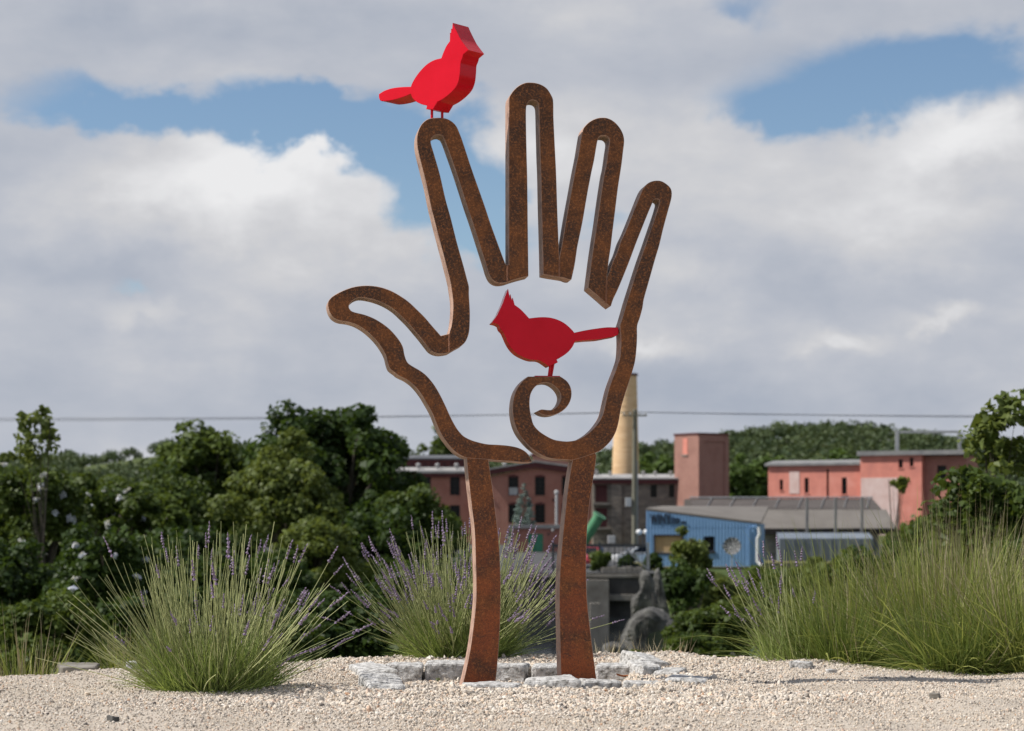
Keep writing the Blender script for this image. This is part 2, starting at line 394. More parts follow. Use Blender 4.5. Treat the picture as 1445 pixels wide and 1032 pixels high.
class MB:
    """collects boxes, prisms and tubes into one mesh"""
    def __init__(s): s.bm = bmesh.new()
    def box(s, x0, x1, y0, y1, z0, z1):
        v = [s.bm.verts.new(p) for p in ((x0, y0, z0), (x1, y0, z0), (x1, y1, z0), (x0, y1, z0), (x0, y0, z1), (x1, y0, z1), (x1, y1, z1), (x0, y1, z1))]
        for f in ((0, 3, 2, 1), (4, 5, 6, 7), (0, 1, 5, 4), (1, 2, 6, 5), (2, 3, 7, 6), (3, 0, 4, 7)):
            s.bm.faces.new([v[i] for i in f])
        return s
    def quad(s, *p):
        s.bm.faces.new([s.bm.verts.new(q) for q in p]); return s
    def prism(s, prof, y0, y1):
        """profile in x-z swept along y"""
        a = [s.bm.verts.new((x, y0, z)) for x, z in prof]; c = [s.bm.verts.new((x, y1, z)) for x, z in prof]
        n = len(prof)
        s.bm.faces.new(a); s.bm.faces.new(c[::-1])
        for i in range(n):
            j = (i + 1) % n
            s.bm.faces.new((a[j], a[i], c[i], c[j]))
        return s
    def prism_x(s, prof, x0, x1):
        """profile in y-z swept along x"""
        a = [s.bm.verts.new((x0, y, z)) for y, z in prof]; c = [s.bm.verts.new((x1, y, z)) for y, z in prof]
        n = len(prof)
        s.bm.faces.new(a[::-1]); s.bm.faces.new(c)
        for i in range(n):
            j = (i + 1) % n
            s.bm.faces.new((a[i], a[j], c[j], c[i]))
        return s
    def tube(s, pts, rad, k=8, caps=True):
        pts = [Vector(p) for p in pts]
        if not hasattr(rad, '__len__'): rad = [rad] * len(pts)
        rings = []
        for i, p in enumerate(pts):
            t = (pts[min(i + 1, len(pts) - 1)] - pts[max(i - 1, 0)]).normalized()
            ref = Vector((0, 0, 1)) if abs(t.z) < 0.95 else Vector((1, 0, 0))
            a = t.cross(ref).normalized(); c = t.cross(a)
            rings.append([s.bm.verts.new(p + (a * math.cos(2 * math.pi * j / k) + c * math.sin(2 * math.pi * j / k)) * rad[i]) for j in range(k)])
        for r0, r1 in zip(rings, rings[1:]):
            for j in range(k):
                s.bm.faces.new((r0[j], r0[(j + 1) % k], r1[(j + 1) % k], r1[j]))
        if caps:
            s.bm.faces.new(rings[0][::-1]); s.bm.faces.new(rings[-1])
        return s
    def lathe(s, prof, k=24, center=(0, 0, 0)):
        """profile of (radius, z) turned round z"""
        cx, cy, cz = center
        rings = [[s.bm.verts.new((cx + r * math.cos(2 * math.pi * j / k), cy + r * math.sin(2 * math.pi * j / k), cz + z)) for j in range(k)] for r, z in prof]
        for r0, r1 in zip(rings, rings[1:]):
            for j in range(k):
                s.bm.faces.new((r0[j], r0[(j + 1) % k], r1[(j + 1) % k], r1[j]))
        s.bm.faces.new(rings[0][::-1]); s.bm.faces.new(rings[-1])
        return s
    def build(s, name, material, parent=None, bevel=0.0, smooth=False, loc=None):
        if bevel:
            bmesh.ops.bevel(s.bm, geom=[e for e in s.bm.edges], offset=bevel, segments=2, affect='EDGES', profile=0.6)
        bmesh.ops.recalc_face_normals(s.bm, faces=s.bm.faces)
        me = bpy.data.meshes.new(name); s.bm.to_mesh(me); s.bm.free()
        if smooth:
            me.polygons.foreach_set('use_smooth', np.ones(len(me.polygons), bool))
            try: me.set_sharp_from_angle(angle=R(40))
            except Exception: pass
        o = link(name, me, material, parent)
        if loc is not None: o.location = loc
        return o

def copy_tree(o, parent=None):
    c = o.copy(); C.objects.link(c); c.parent = parent
    for ch in o.children: copy_tree(ch, c)
    return c

# ------------------------------------------------------------------ terrain
EX = [-9, -2.5, -2.25, -1.1, -0.7, 0.9, 1.25, 2.0, 2.65, 9]
ED = [10.2, 10.5, 10.85, 11.4, 12.0, 12.0, 11.85, 11.27, 10.95, 10.3]
PD = [0, 0.4, 1.0, 3, 8, 33, 54, 64, 72, 120.3, 121.2, 290, 400]
PZ = [0, -0.10, -0.38, -1.35, -2.3, -3.1, -4.4, -5.4, -6.2, -6.2, -2.55, -2.55, -1.5]
RX = [-3000, -600, 0, 60, 130, 200, 260, 330, 600, 700, 830, 960, 1035, 1100, 1200, 1280, 1340, 1445, 2000, 4500]
RY = [600, 610, 640, 640, 634, 622, 617, 622, 634, 638, 630, 618, 606, 597, 595, 603, 612, 616, 606, 600]
RNG = np.random.default_rng(7)
_ph = RNG.uniform(0, 6.28, (14, 2)); _fr = RNG.normal(0, 1, (14, 2))
def waves(X, Y, scale, k0=0, k1=14):
    s = np.zeros_like(X)
    for i in range(k0, k1):
        s += np.sin((_fr[i, 0] * X + _fr[i, 1] * Y) / scale + _ph[i, 0]) / (k1 - k0) ** 0.5
    return s
def height(X, d):
    X = np.asarray(X, float); d = np.asarray(d, float)
    e = np.interp(X, EX, ED) + 0.06 * waves(X, d, 0.25)
    tf = np.clip((d - 14) / 20, 0, 1)
    z = np.interp(d - (e * (1 - tf) + 12.0 * tf), PD, PZ)
    near = np.clip(1 - np.abs(X) / 12, 0, 1)
    # on the right the bank climbs to the lawn without a wall
    bank = np.interp(d, [60, 92, 118, 140, 150], [-4.4, -5.9, -4.2, -2.7, -2.5])
    w = np.clip((X - 8.2) / 2.0, 0, 1) * ((d > 70) & (d < 150))
    z = np.where(w > 0, z * (1 - w) + bank * w, z)
    # left bank under the trees stays above the river
    wl = np.clip((-X - 9) / 6.0, 0, 1) * (d > 45) * (d < 160)
    z = z * (1 - wl) + np.maximum(z, -3.6) * wl
    z += np.clip((d - e - 2) / 10, 0, 1) * 0.18 * waves(X, d, 6.0) * (d < 118)
    # hills
    xp = 722.5 + F * X / np.maximum(d, 50)
    rz = EYE + (HOR - np.interp(xp, RX, RY)) * 800 / F - 7.5
    s = np.clip((d - 430) / 370, 0, 1); s = s * s * (3 - 2 * s)
    z = np.where(d > 400, -1.5 + (rz + 1.5) * s * (1 - 0.35 * np.clip((d - 850) / 2500, 0, 1)) + s * 1.2 * waves(X, d, 60.0), z)
    # knoll relief, and the bed dug out inside the stone ring
    g = (d < e + 0.3)
    z = z + g * (0.010 * waves(X, d, 0.12) + 0.012 * waves(X, d, 0.5, 3, 10))
    ins = np.clip(np.minimum.reduce([(X + 0.60) / 0.06, (0.62 - X) / 0.06, (d - 9.72) / 0.06, (11.0 - d) / 0.06]), 0, 1)
    z = z - 0.06 * ins
    left = np.clip((-X - 1.5) / 0.8, 0, 1) * g
    return z + left * 0.0
xs_out = 3.3 * (2500 / 3.3) ** (np.linspace(0, 1, 75)[1:])
xs = np.concatenate([-xs_out[::-1], np.arange(-3.3, 3.301, 0.04), xs_out])
ds = np.concatenate([np.linspace(-150, 5, 12), np.arange(6.4, 13.2, 0.04), np.arange(13.3, 20, 0.25), np.arange(20, 131, 1.0), [131.2, 131.6, 132.0, 132.3, 132.6, 132.9, 133.2],
                     np.arange(134, 400, 8), np.arange(404, 900, 10), 900 * (6000 / 900) ** np.linspace(0, 1, 20)])
GX, GD = np.meshgrid(xs, ds)
GZ = height(GX, GD)
ny, nx = GX.shape
gv = np.stack([GX, GD + CAMY, GZ], -1).reshape(-1, 3)
ii = (np.arange(ny - 1)[:, None] * nx + np.arange(nx - 1)[None]).ravel()
gf = np.stack([ii, ii + 1, ii + nx + 1, ii + nx], -1)
me = np_mesh('ground', gv, gf, smooth=True)
gm_ = np.clip(0.5 + (np.interp(GX, EX, ED) + 0.25 - GD) / 0.5, 0, 1) * np.clip((7.5 - np.abs(GX)) / 2, 0, 1) * np.clip((GD - 1.5) / 2, 0, 1)  # gravel ends near the camera; unseen turf beyond set to cut bounced light
a = me.attributes.new('gravel', 'FLOAT', 'POINT'); a.data.foreach_set('value', gm_.ravel().astype(np.float32))
structure(link('ground', me, 'ground'))

# river and yard
wm = MB(); wm.quad((-120, 40, -5.2), (60, 40, -5.2), (60, 130, -5.2), (-120, 130, -5.2))
structure(wm.build('river', 'water'))
ym = MB(); ym.quad((-70, 122.6, -2.5), (9.3, 122.6, -2.5), (9.3, 279, -2.5), (-70, 279, -2.5)).quad((9.35, 175, -2.5), (70, 175, -2.5), (70, 279, -2.5), (9.35, 279, -2.5))
structure(ym.build('yard', 'asphalt'))
lm = MB(); lm.quad((8.6, 137.5, -2.46), (70, 137.5, -2.46), (70, 174.9, -2.46), (9.4, 174.9, -2.46))
structure(lm.build('lawn', 'lawn'))

# ------------------------------------------------------------------ the hand
ROTP, LEAN = R(9), R(-2.0)
hand = thing('hand_sculpture', 'tall rusty steel outline of an open hand standing on two curved legs', 'sculpture', (0, 0, 0), 0)
hand.rotation_euler = (LEAN, 0, ROTP)
MH = Matrix.Rotation(ROTP, 4, 'Z') @ Matrix.Rotation(LEAN, 4, 'X')
def to_local(px, py, M):
    """pixel -> (x, z) in the plane of a plate whose frame is M"""
    o = M.inverted() @ Vector((0, CAMY, EYE))
    d = (M.to_3x3().inverted() @ Vector(((px - 722.5) / F, 1.0, (HOR - py) / F)))
    k = -o.y / d.y
    return (o.x + d.x * k, o.z + d.z * k)
def z_(ox, oy, s, pts): return [(ox + x / s, oy + y / s) for x, y in pts]

def smooth_loop(pts, ang=34, sub=4):
    """round off everything but the sharp corners"""
    n = len(pts); out = []
    P2 = [Vector(p) for p in pts]
    corner = []
    for i in range(n):
        a = P2[i] - P2[i - 1]; c = P2[(i + 1) % n] - P2[i]
        corner.append(a.length < 1e-6 or c.length < 1e-6 or a.angle(c) > R(ang))
    for i in range(n):
        j = (i + 1) % n
        if (P2[j] - P2[i]).length < 1e-4: continue
        p0 = P2[i] if corner[i] else P2[i - 1]
        p3 = P2[j] if corner[j] else P2[(j + 1) % n]
        p1, p2 = P2[i], P2[j]
        L = (p2 - p1).length
        m1 = (p2 - p0); m2 = (p3 - p1)
        m1 = m1.normalized() * L if m1.length > 0 else m1; m2 = m2.normalized() * L if m2.length > 0 else m2
        for k in range(sub):
            t = k / sub; t2, t3 = t * t, t * t * t
            out.append((2 * t3 - 3 * t2 + 1) * p1 + (t3 - 2 * t2 + t) * m1 + (-2 * t3 + 3 * t2) * p2 + (t3 - t2) * m2)
    return [(v.x, v.y) for v in out]

def plate(name, loop, y0, thick, mats, parent, bevel=0.002, ang=34, sub=4):
    """flat plate with a traced outline in its x-z plane, front face at y0, with small chamfers along both rims"""
    pts = [Vector(p) for p in smooth_loop(loop, ang, sub)]
    keep_ = [p for i, p in enumerate(pts) if (p - pts[i - 1]).length > 4e-4]
    pts = keep_
    n = len(pts)
    area = sum(pts[i - 1].x * pts[i].y - pts[i].x * pts[i - 1].y for i in range(n))
    if area < 0: pts.reverse()
    ins = []
    for i in range(n):
        a_ = (pts[i] - pts[i - 1]).normalized(); c_ = (pts[(i + 1) % n] - pts[i]).normalized()
        na = Vector((-a_.y, a_.x)); nc = Vector((-c_.y, c_.x))
        m_ = na + nc
        m_ = m_.normalized() if m_.length > 1e-4 else na
        ins.append(pts[i] + m_ * bevel / max(0.6, m_.dot(na)))
    from mathutils.geometry import tessellate_polygon
    tris = tessellate_polygon([[Vector((p.x, p.y, 0)) for p in ins]])
    rows = [(ins, y0), (pts, y0 + bevel), (pts, y0 + thick - bevel), (ins, y0 + thick)]
    vs = [(p.x, yy, p.y) for r_, yy in rows for p in r_]
    fs = []
    for k in range(3):
        for i in range(n):
            j = (i + 1) % n
            fs.append((k * n + i, k * n + j, (k + 1) * n + j, (k + 1) * n + i))
    nside = len(fs)
    for t_ in tris:
        u, v, w = (ins[i] for i in t_)
        cw = (v - u).cross(w - u) < 0
        fr_ = t_[::-1] if cw else t_
        fs.append(tuple(fr_)); fs.append(tuple(3 * n + i for i in fr_[::-1]))
    me = bpy.data.meshes.new(name); me.from_pydata(vs, [], fs)
    for m_ in mats: me.materials.append(MATS[m_])
    for i, p in enumerate(me.polygons):
        if i < nside:
            p.use_smooth = n <= i < 2 * n
            if len(mats) > 1: p.material_index = 1
    me.update()
    try: me.set_sharp_from_angle(angle=R(28))
    except Exception: pass
    return link(name, me, None, parent)

Z1 = lambda p: z_(560, 150, 7.225, p)
Z2 = lambda p: z_(560, 280, 7.225, p)
Z3 = lambda p: z_(700, 110, 7.225, p)
Z4 = lambda p: z_(700, 240, 7.225, p)
Z5 = lambda p: z_(680, 350, 7.225, p)
Z6 = lambda p: z_(800, 240, 9.03, p)
Z7 = lambda p: z_(800, 340, 9.03, p)
Z8 = lambda p: z_(450, 390, 6.02, p)
Z9 = lambda p: z_(530, 490, 6.02, p)
Z10 = lambda p: z_(700, 510, 6.88, p)
Z11 = lambda p: z_(780, 430, 9.03, p)
Z12 = lambda p: z_(630, 630, 6.02, p)
Z13 = lambda p: z_(630, 820, 6.02, p)

thumb = (Z8([(1035, 505), (960, 420), (900, 350), (830, 280), (760, 215), (680, 160), (600, 118), (520, 92), (440, 80), (370, 80), (290, 92), (210, 120), (140, 155), (95, 190),
             (76, 225), (80, 275), (98, 320), (125, 352), (170, 376), (245, 388), (310, 408), (380, 448), (440, 498), (490, 550), (540, 620), (570, 680), (585, 740), (605, 788), (650, 823)])
         + Z9([(190, 240), (260, 275), (320, 320), (380, 390), (430, 470), (480, 560), (515, 645), (555, 735), (605, 810), (655, 870), (705, 910), (772, 940),
               (950, 955), (1050, 965), (1150, 970), (1250, 978), (1330, 976), (1310, 930), (1270, 885), (1210, 855), (1130, 838), (1040, 830), (950, 825), (870, 808), (800, 785), (740, 750),
               (690, 690), (640, 600), (590, 490), (540, 390), (490, 310), (430, 240), (370, 195), (310, 160), (270, 128)])
         + Z8([(728, 670), (715, 605), (690, 555), (640, 490), (590, 440), (530, 395), (460, 355), (380, 325), (310, 308), (275, 294), (256, 270), (256, 246), (275, 218), (310, 192), (355, 180), (430, 190), (500, 210),
               (570, 240), (640, 285), (700, 340), (760, 400), (820, 470), (870, 530), (920, 595), (950, 630), (990, 652), (1040, 660), (1107, 650), (1107, 487)]))
index = (Z8([(1107, 487), (1125, 420), (1138, 300), (1137, 200), (1122, 90)]) + Z2([(545, 860), (490, 640), (440, 450), (390, 260)])
         + Z1([(343, 1012), (300, 800), (250, 600), (210, 430), (203, 335), (215, 260), (250, 187), (300, 140), (350, 122), (415, 118), (480, 122), (530, 137), (580, 172), (612, 212), (637, 268), (668, 350), (760, 630)])
         + Z2([(890, 60), (960, 270), (1040, 490), (1104, 660), (1112, 676), (1126, 677), (1126, 855), (1095, 862), (1050, 865), (1005, 853), (965, 820), (935, 762), (910, 680), (850, 490), (770, 240)])
         + Z1([(713, 1012), (600, 660), (530, 460), (488, 345), (468, 305), (435, 290), (400, 294), (370, 310), (350, 338), (347, 375), (380, 490), (440, 700)])
         + Z2([(497, 10), (550, 200), (610, 440), (680, 690), (720, 840), (735, 900)]) + Z8([(1275, 150), (1283, 300), (1282, 400), (1275, 480), (1252, 545), (1222, 582), (1170, 612), (1107, 650)]))
middle = (Z2([(1126, 855), (1200, 830), (1290, 805), (1342, 793), (1340, 600), (1336, 300)]) + Z3([(319, 1012), (313, 800), (307, 500), (306, 330), (313, 275), (330, 243), (352, 229), (380, 226), (410, 236), (430, 260), (437, 310), (442, 500), (450, 800)])
          + Z4([(456, 0), (462, 300), (470, 600)]) + Z5([(621, 60), (625, 268), (700, 283), (790, 297), (790, 108)])
          + Z4([(640, 790), (625, 400), (614, 50)]) + Z3([(600, 700), (586, 400), (582, 225), (560, 170), (520, 110), (470, 74), (410, 53), (350, 47), (300, 50), (240, 75), (190, 115), (152, 163), (133, 205), (130, 300), (130, 800)])
          + Z4([(130, 300), (130, 965)]) + Z2([(1138, 677), (1126, 677)]))
ring = (Z5([(790, 297), (840, 306), (885, 322), (914, 322), (945, 180), (965, 50)]) + Z4([(830, 780), (880, 540), (930, 250), (972, 30)])
        + Z3([(1000, 840), (1020, 720), (1034, 645), (1047, 607), (1070, 591), (1100, 588), (1130, 595), (1150, 614), (1158, 645), (1145, 740), (1122, 900)])
        + Z4([(1108, 20), (1070, 260), (1030, 550)]) + Z7([(350, 0), (310, 280), (270, 598), (340, 658), (430, 735), (497, 795), (508, 480)])
        + Z7([(520, 380), (535, 240)]) + Z6([(557, 1000), (580, 800), (610, 560), (655, 200)]) + Z3([(1278, 900), (1296, 750), (1307, 650), (1300, 590), (1275, 530), (1230, 470), (1180, 430), (1130, 409), (1085, 405), (1030, 412), (970, 437), (920, 477), (888, 520), (868, 610), (840, 780)])
        + Z4([(808, 0), (770, 210), (720, 480), (680, 720), (655, 850)]) + Z5([(790, 108)]))
little_a = (Z7([(497, 795), (550, 838), (562, 830), (590, 745), (640, 640), (700, 500), (800, 250), (870, 60)]) + Z6([(950, 760), (1030, 560), (1085, 430), (1100, 390), (1120, 371), (1150, 367), (1175, 380), (1183, 405), (1172, 455), (1140, 560), (1060, 790)])
          + Z7([(1022, 0), (930, 260), (850, 510), (770, 760)]) + Z11([(930, 20), (880, 195)]))
little_b = (Z11([(1110, 170), (1145, 40)]) + Z7([(980, 750), (1050, 500), (1120, 250)])
          + Z6([(1180, 950), (1230, 740), (1290, 520), (1328, 380), (1338, 310), (1330, 250), (1300, 205), (1250, 165), (1200, 141), (1150, 135), (1090, 143), (1035, 168), (990, 210), (955, 270), (910, 380), (830, 580), (740, 800)])
          + Z7([(690, 0), (640, 150), (590, 260), (540, 400), (508, 480)]))
palm = (Z11([(857, 268), (868, 400), (868, 540), (855, 680), (820, 790)]) + Z10([(1165, 80), (1115, 210), (1085, 310), (1060, 420), (1035, 520), (990, 600), (930, 670), (860, 725), (780, 765), (700, 778), (640, 775), (560, 760), (480, 720), (410, 670),
        (365, 615), (345, 550), (330, 470), (326, 400), (335, 325), (365, 265), (415, 222), (470, 207), (525, 215), (575, 247), (612, 290), (630, 340), (622, 390), (595, 435), (545, 470), (500, 473), (440, 468),
        (400, 485), (440, 512), (500, 526), (560, 520), (620, 498), (680, 452), (718, 392), (734, 322), (724, 252), (690, 195), (630, 150), (310, 148), (250, 200), (200, 272), (172, 350), (160, 450), (165, 530), (185, 620),
        (220, 700), (280, 780), (350, 850), (430, 905), (500, 935), (580, 950), (680, 956), (745, 960), (990, 880), (1060, 830), (1120, 765), (1165, 680), (1190, 590), (1215, 450), (1250, 330)])
        + Z11([(965, 1012), (1010, 870), (1050, 720), (1070, 540), (1076, 400), (1078, 268)]))
leg_l = (Z12([(176, 72), (172, 108), (190, 300), (215, 520), (238, 720), (248, 1000)]) + Z13([(252, 60), (250, 170), (235, 330), (205, 560), (165, 760), (122, 935), (95, 1060), (400, 1060), (413, 900), (427, 780), (445, 550), (458, 300)])
         + Z12([(460, 1120), (445, 800), (420, 580), (385, 300), (357, 115), (352, 76)]))
leg_r = (Z12([(1082, 84), (1072, 118), (1040, 300), (1010, 560), (985, 800), (968, 1012)]) + Z13([(960, 60), (960, 220), (965, 500), (970, 700), (977, 880), (982, 1010), (1300, 1010), (1282, 880), (1265, 760), (1240, 560), (1215, 350), (1195, 150)])
         + Z12([(1187, 1000), (1195, 720), (1215, 500), (1250, 260), (1274, 82), (1262, 48)]))
TH = 0.11
for nm, lp in (('thumb', thumb), ('index_finger', index), ('middle_finger', middle), ('ring_finger', ring), ('little_finger_and_scroll', little_a + palm + little_b), ('leg', leg_l), ('leg', leg_r)):
    loc_pts = [to_local(x, y, MH) for x, y in lp]
    inset = 0.0015 if nm == 'leg' else 0.0
    o = plate(nm, loc_pts, inset, TH - 2 * inset, ('rust', 'rust_cut'), hand)
    if nm == 'little_finger_and_scroll': o['label'] = 'rusty little finger running down the palm edge into a spiral curl'
# weld beads in the valleys between the fingers
for (xa, ya, xb, yb) in ((715.8, 376, 715.8, 397), (789.3, 367, 789.3, 390), (856, 395, 855, 427.5), (633.9, 472, 633.9, 497)):
    w0 = to_local(xa, ya, MH); w1 = to_local(xb, yb, MH)
    n_ = 7
    MB().tube([(w0[0] + (w1[0] - w0[0]) * i / n_ + 0.0012 * math.sin(i * 2.3), -0.0005, w0[1] + (w1[1] - w0[1]) * i / n_) for i in range(n_ + 1)], 0.0055, 6).build('weld_bead', 'weld', hand, smooth=True)
bpm = MB(); bpm.box(-0.36, 0.42, -0.06, 0.17, -0.075, -0.045)
bpm.build('base_plate', 'rust', hand)

# ------------------------------------------------------------------ the two birds
def bird(name, label, M, body, tail, legs, thick, group, foot=None):
    b_ = thing(name, label, 'bird', (0, 0, 0), 0, group)
    b_.matrix_world = M
    plate('body', [to_local(x, y, M) for x, y in body], 0, thick, ('red_paint',), b_, bevel=0.0012, ang=30)
    plate('tail', [to_local(x, y, M) for x, y in tail], 0.001, thick - 0.002, ('red_paint',), b_, bevel=0.002, ang=50)
    for (x0, y0, x1, y1, dy) in legs:
        Md = M @ Matrix.Translation((0, dy, 0))
        a0 = to_local(x0, y0, Md); a1 = to_local(x1, y1, Md)
        MB().tube([(a0[0], dy, a0[1] + 0.01), (a1[0], dy, a1[1] - 0.002)], 0.0065, 10).build('leg', 'red_paint', b_, smooth=True)
    if foot:
        f0 = to_local(foot[0], foot[2], M); f1 = to_local(foot[1], foot[2], M)
        MB().box(f0[0], f1[0], 0.012, thick - 0.015, f0[1] - 0.004, f0[1] + 0.003).build('foot_plate', 'red_paint', b_)
    return b_
B1 = lambda p: z_(520, 20, 6.07, p)
b1_body = B1([(720, 75), (735, 110), (762, 165), (790, 220), (820, 262), (856, 308), (812, 345), (802, 380), (790, 410), (786, 470), (776, 555), (750, 622), (700, 678), (640, 725), (590, 752), (550, 818), (493, 815), (499, 785),
              (450, 772), (405, 748), (372, 712), (357, 665), (362, 620), (390, 560), (440, 490), (500, 430), (560, 395), (622, 378), (640, 330), (665, 275), (695, 232), (697, 160), (704, 178), (707, 125), (714, 142)])
b1_tail = B1([(372, 622), (280, 625), (200, 635), (130, 658), (86, 686), (88, 720), (105, 745), (200, 738), (280, 716), (372, 680)])
A1 = R(-40)
base1 = Vector((*[0, 0], 0))
# bird one turns about the top of the index finger
top_idx = MH @ Vector((to_local(616, 168, MH)[0], TH * 0.5, to_local(616, 168, MH)[1]))
M1r = Matrix.Rotation(A1, 4, 'Z')
M1 = Matrix.Translation(top_idx) @ M1r @ Matrix.Translation((0, -0.057, 0))
bird('cardinal_bird', 'thick bright red steel cardinal perched on top of the index finger', M1, b1_body, b1_tail,
     [(609.5, 156, 609.5, 168, 0.035), (624, 158, 624, 168, 0.08)], 0.114, 'red steel cardinals on the hand')
B2 = lambda p: z_(680, 400, 7.225, p)
b2_body = B2([(268, 55), (235, 140), (210, 210), (180, 272), (155, 325), (100, 400), (150, 412), (176, 427), (190, 465), (215, 492), (238, 540), (262, 595), (300, 658), (350, 710), (420, 750), (500, 778), (590, 786), (682, 845), (775, 805), (762, 775),
              (820, 745), (880, 700), (925, 645), (948, 590), (952, 545), (943, 505), (900, 455), (840, 405), (770, 370), (690, 349), (600, 345), (482, 357), (440, 310), (390, 260), (335, 220), (315, 145), (305, 176), (293, 110), (284, 150)])
b2_tail = B2([(938, 590), (1060, 578), (1180, 570), (1290, 550), (1378, 530), (1395, 502), (1390, 450), (1280, 448), (1160, 462), (1050, 480), (938, 504)])
M2 = MH @ Matrix.Translation((0, 0.012, 0))
bird('cardinal_bird', 'darker red steel cardinal standing on the curl inside the palm', M2, b2_body, b2_tail,
     [(777, 516, 774.5, 531, 0.03), (781, 515, 777.5, 531, 0.062)], 0.085, 'red steel cardinals on the hand', (755.5, 791, 530.8))

# ------------------------------------------------------------------ stone ring
def block(name, x0, x1, d0, d1, ztop, seed, label, tilt=(0, 0), rz=0.0, hgt=0.16, rough=0.008, matn='granite'):
    cx, cd = (x0 + x1) / 2, (d0 + d1) / 2
    hx, hy, hz = (x1 - x0) / 2, (d1 - d0) / 2, hgt / 2
    bm = bmesh.new(); bmesh.ops.create_cube(bm, size=2.0)
    bmesh.ops.subdivide_edges(bm, edges=bm.edges, cuts=13, use_grid_fill=True)
    rng = random.Random(seed)
    off = Vector((rng.uniform(-50, 50), rng.uniform(-50, 50), rng.uniform(-50, 50)))
    wedge = rng.uniform(-0.15, 0.15); skew = rng.uniform(-0.18, 0.18)
    for v in bm.verts:
        p = v.co
        k = 16.0
        n = (abs(p.x) ** k + abs(p.y) ** k + abs(p.z) ** k) ** (1 / k)
        p = p / n
        q_ = Vector((p.x * hx * (1 + wedge * p.y), p.y * hy * (1 + skew * p.x), p.z * hz))
        nv = mnoise.noise_vector(q_ * 7 + off) * rough * 0.8 + mnoise.noise_vector(q_ * 30 + off) * rough * 0.38 + mnoise.noise_vector(q_ * 75 + off) * rough * 0.2
        facet = mnoise.cell(q_ * 9 + off) * rough * 0.35
        v.co = q_ + nv + Vector((0, 0, facet))
    bmesh.ops.recalc_face_normals(bm, faces=bm.faces)
    me = bpy.data.meshes.new(name); bm.to_mesh(me); bm.free()
    o = link(name, me, matn)
    o.location = (cx, CAMY + cd, ztop + 0.010 - hz)
    o.rotation_euler = (tilt[0], tilt[1], rz)
    return tag(o, label, 'stone', 'granite blocks ringing the sculpture')
def pxX(x, d): return (x - 722.5) * d / F
def pblock(x0, x1, d0, d1, zt, seed, label, **k):
    return block('granite_block', pxX(x0 + 1.5, (d0 + d1) / 2), pxX(x1 - 1.5, (d0 + d1) / 2), d0, d1, zt, seed, label, **k)
pblock(543, 598, 10.78, 11.0, 0.028, 1, 'grey granite block at the corner of the ring behind the dropped lavender stems', rz=R(-4))
pblock(501, 547, 10.3, 10.9, 0.035, 2, 'pale rough granite block at the outer left corner of the ring, lavender tips over it', rz=R(14), tilt=(0, R(-5)))
pblock(509, 568, 9.46, 9.92, 0.042, 3, 'large pale sloping granite block forming the left end of the ring', rz=R(9), tilt=(R(4), R(3)), rough=0.011)
pblock(600, 665, 10.82, 11.04, 0.036, 4, 'granite block of the ring partly hidden behind the flared leg', rz=R(1))
pblock(668, 746, 10.84, 11.04, 0.022, 5, 'cracked granite block of the ring seen between the two legs', rz=R(-1), rough=0.011)
pblock(749, 838, 10.84, 11.06, 0.022, 6, 'granite block of the ring running behind the straighter leg', rz=R(1))
pblock(841, 889, 10.80, 11.02, 0.026, 7, 'granite block of the ring beside the brown dry leaf', rz=R(-2))
pblock(888, 932, 11.0, 11.36, 0.046, 8, 'raised pale granite block tilted on the far corner of the ring', rz=R(18), tilt=(R(5), R(10)))
pblock(890, 928, 10.52, 10.94, 0.042, 9, 'white-faced granite block turned end-on at the right side of the ring', rz=R(6), rough=0.014)
pblock(928, 966, 10.42, 10.72, 0.024, 10, 'grey shadowed granite block wedged behind a flat slab', rz=R(-14))
pblock(939, 1000, 9.98, 10.3, 0.014, 11, 'flat pale granite slab at the right outer end of the ring', rz=R(-10), tilt=(0, R(3)))
pblock(572, 602, 9.63, 9.78, 0.008, 12, 'short low granite block half sunk in pebbles beside the large sloping one', rz=R(-2))
pblock(604, 650, 9.62, 9.76, 0.004, 13, 'low granite block in front of the flared leg', rz=R(1))
pblock(653, 736, 9.62, 9.80, 0.018, 14, 'long low granite block at the inner side of the flared leg', rz=R(-2))
pblock(739, 816, 9.68, 9.92, 0.034, 15, 'long granite block in the front row between the legs', rz=R(3), tilt=(0, R(-2)))
pblock(818, 876, 9.78, 9.98, 0.022, 16, 'low granite block in front of the straighter leg', rz=R(4))
pblock(878, 938, 9.88, 10.04, 0.006, 17, 'low granite block sunk in pebbles before the dry leaf', rz=R(5))

# ------------------------------------------------------------------ gravel
NPEB = 330000
rng = np.random.default_rng(11)
pd_ = 7.2 + (12.55 - 7.2) * rng.random(NPEB) ** 0.9
pX = rng.uniform(-1, 1, NPEB) * (pd_ * 0.245 + 0.35)
coarse = np.clip(1.25 - np.abs(pX - 0.12) / 1.35 + 0.35 * waves(pX, pd_, 0.35), 0, 1) * np.clip((pd_ - 8.1) / 0.7 + 0.25 * waves(pX, pd_, 0.3), 0.12, 1)
keep = (pd_ < np.interp(pX, EX, ED) + 0.25) & (rng.random(NPEB) < 0.35 + 0.65 * coarse)
pX, pd_, coarse = pX[keep], pd_[keep], coarse[keep]
n = len(pX)
psc = np.exp(rng.normal(0, 0.32, n)) * (0.0028 + 0.0027 * coarse)
big = rng.random(n) < 0.0025
psc[big] *= 2.0
pz = height(pX, pd_) + psc * rng.uniform(0.0, 0.75, n)
me = bpy.data.meshes.new('gravel')
me.vertices.add(n); me.vertices.foreach_set('co', np.stack([pX, pd_ + CAMY, pz], -1).astype(np.float32).ravel())
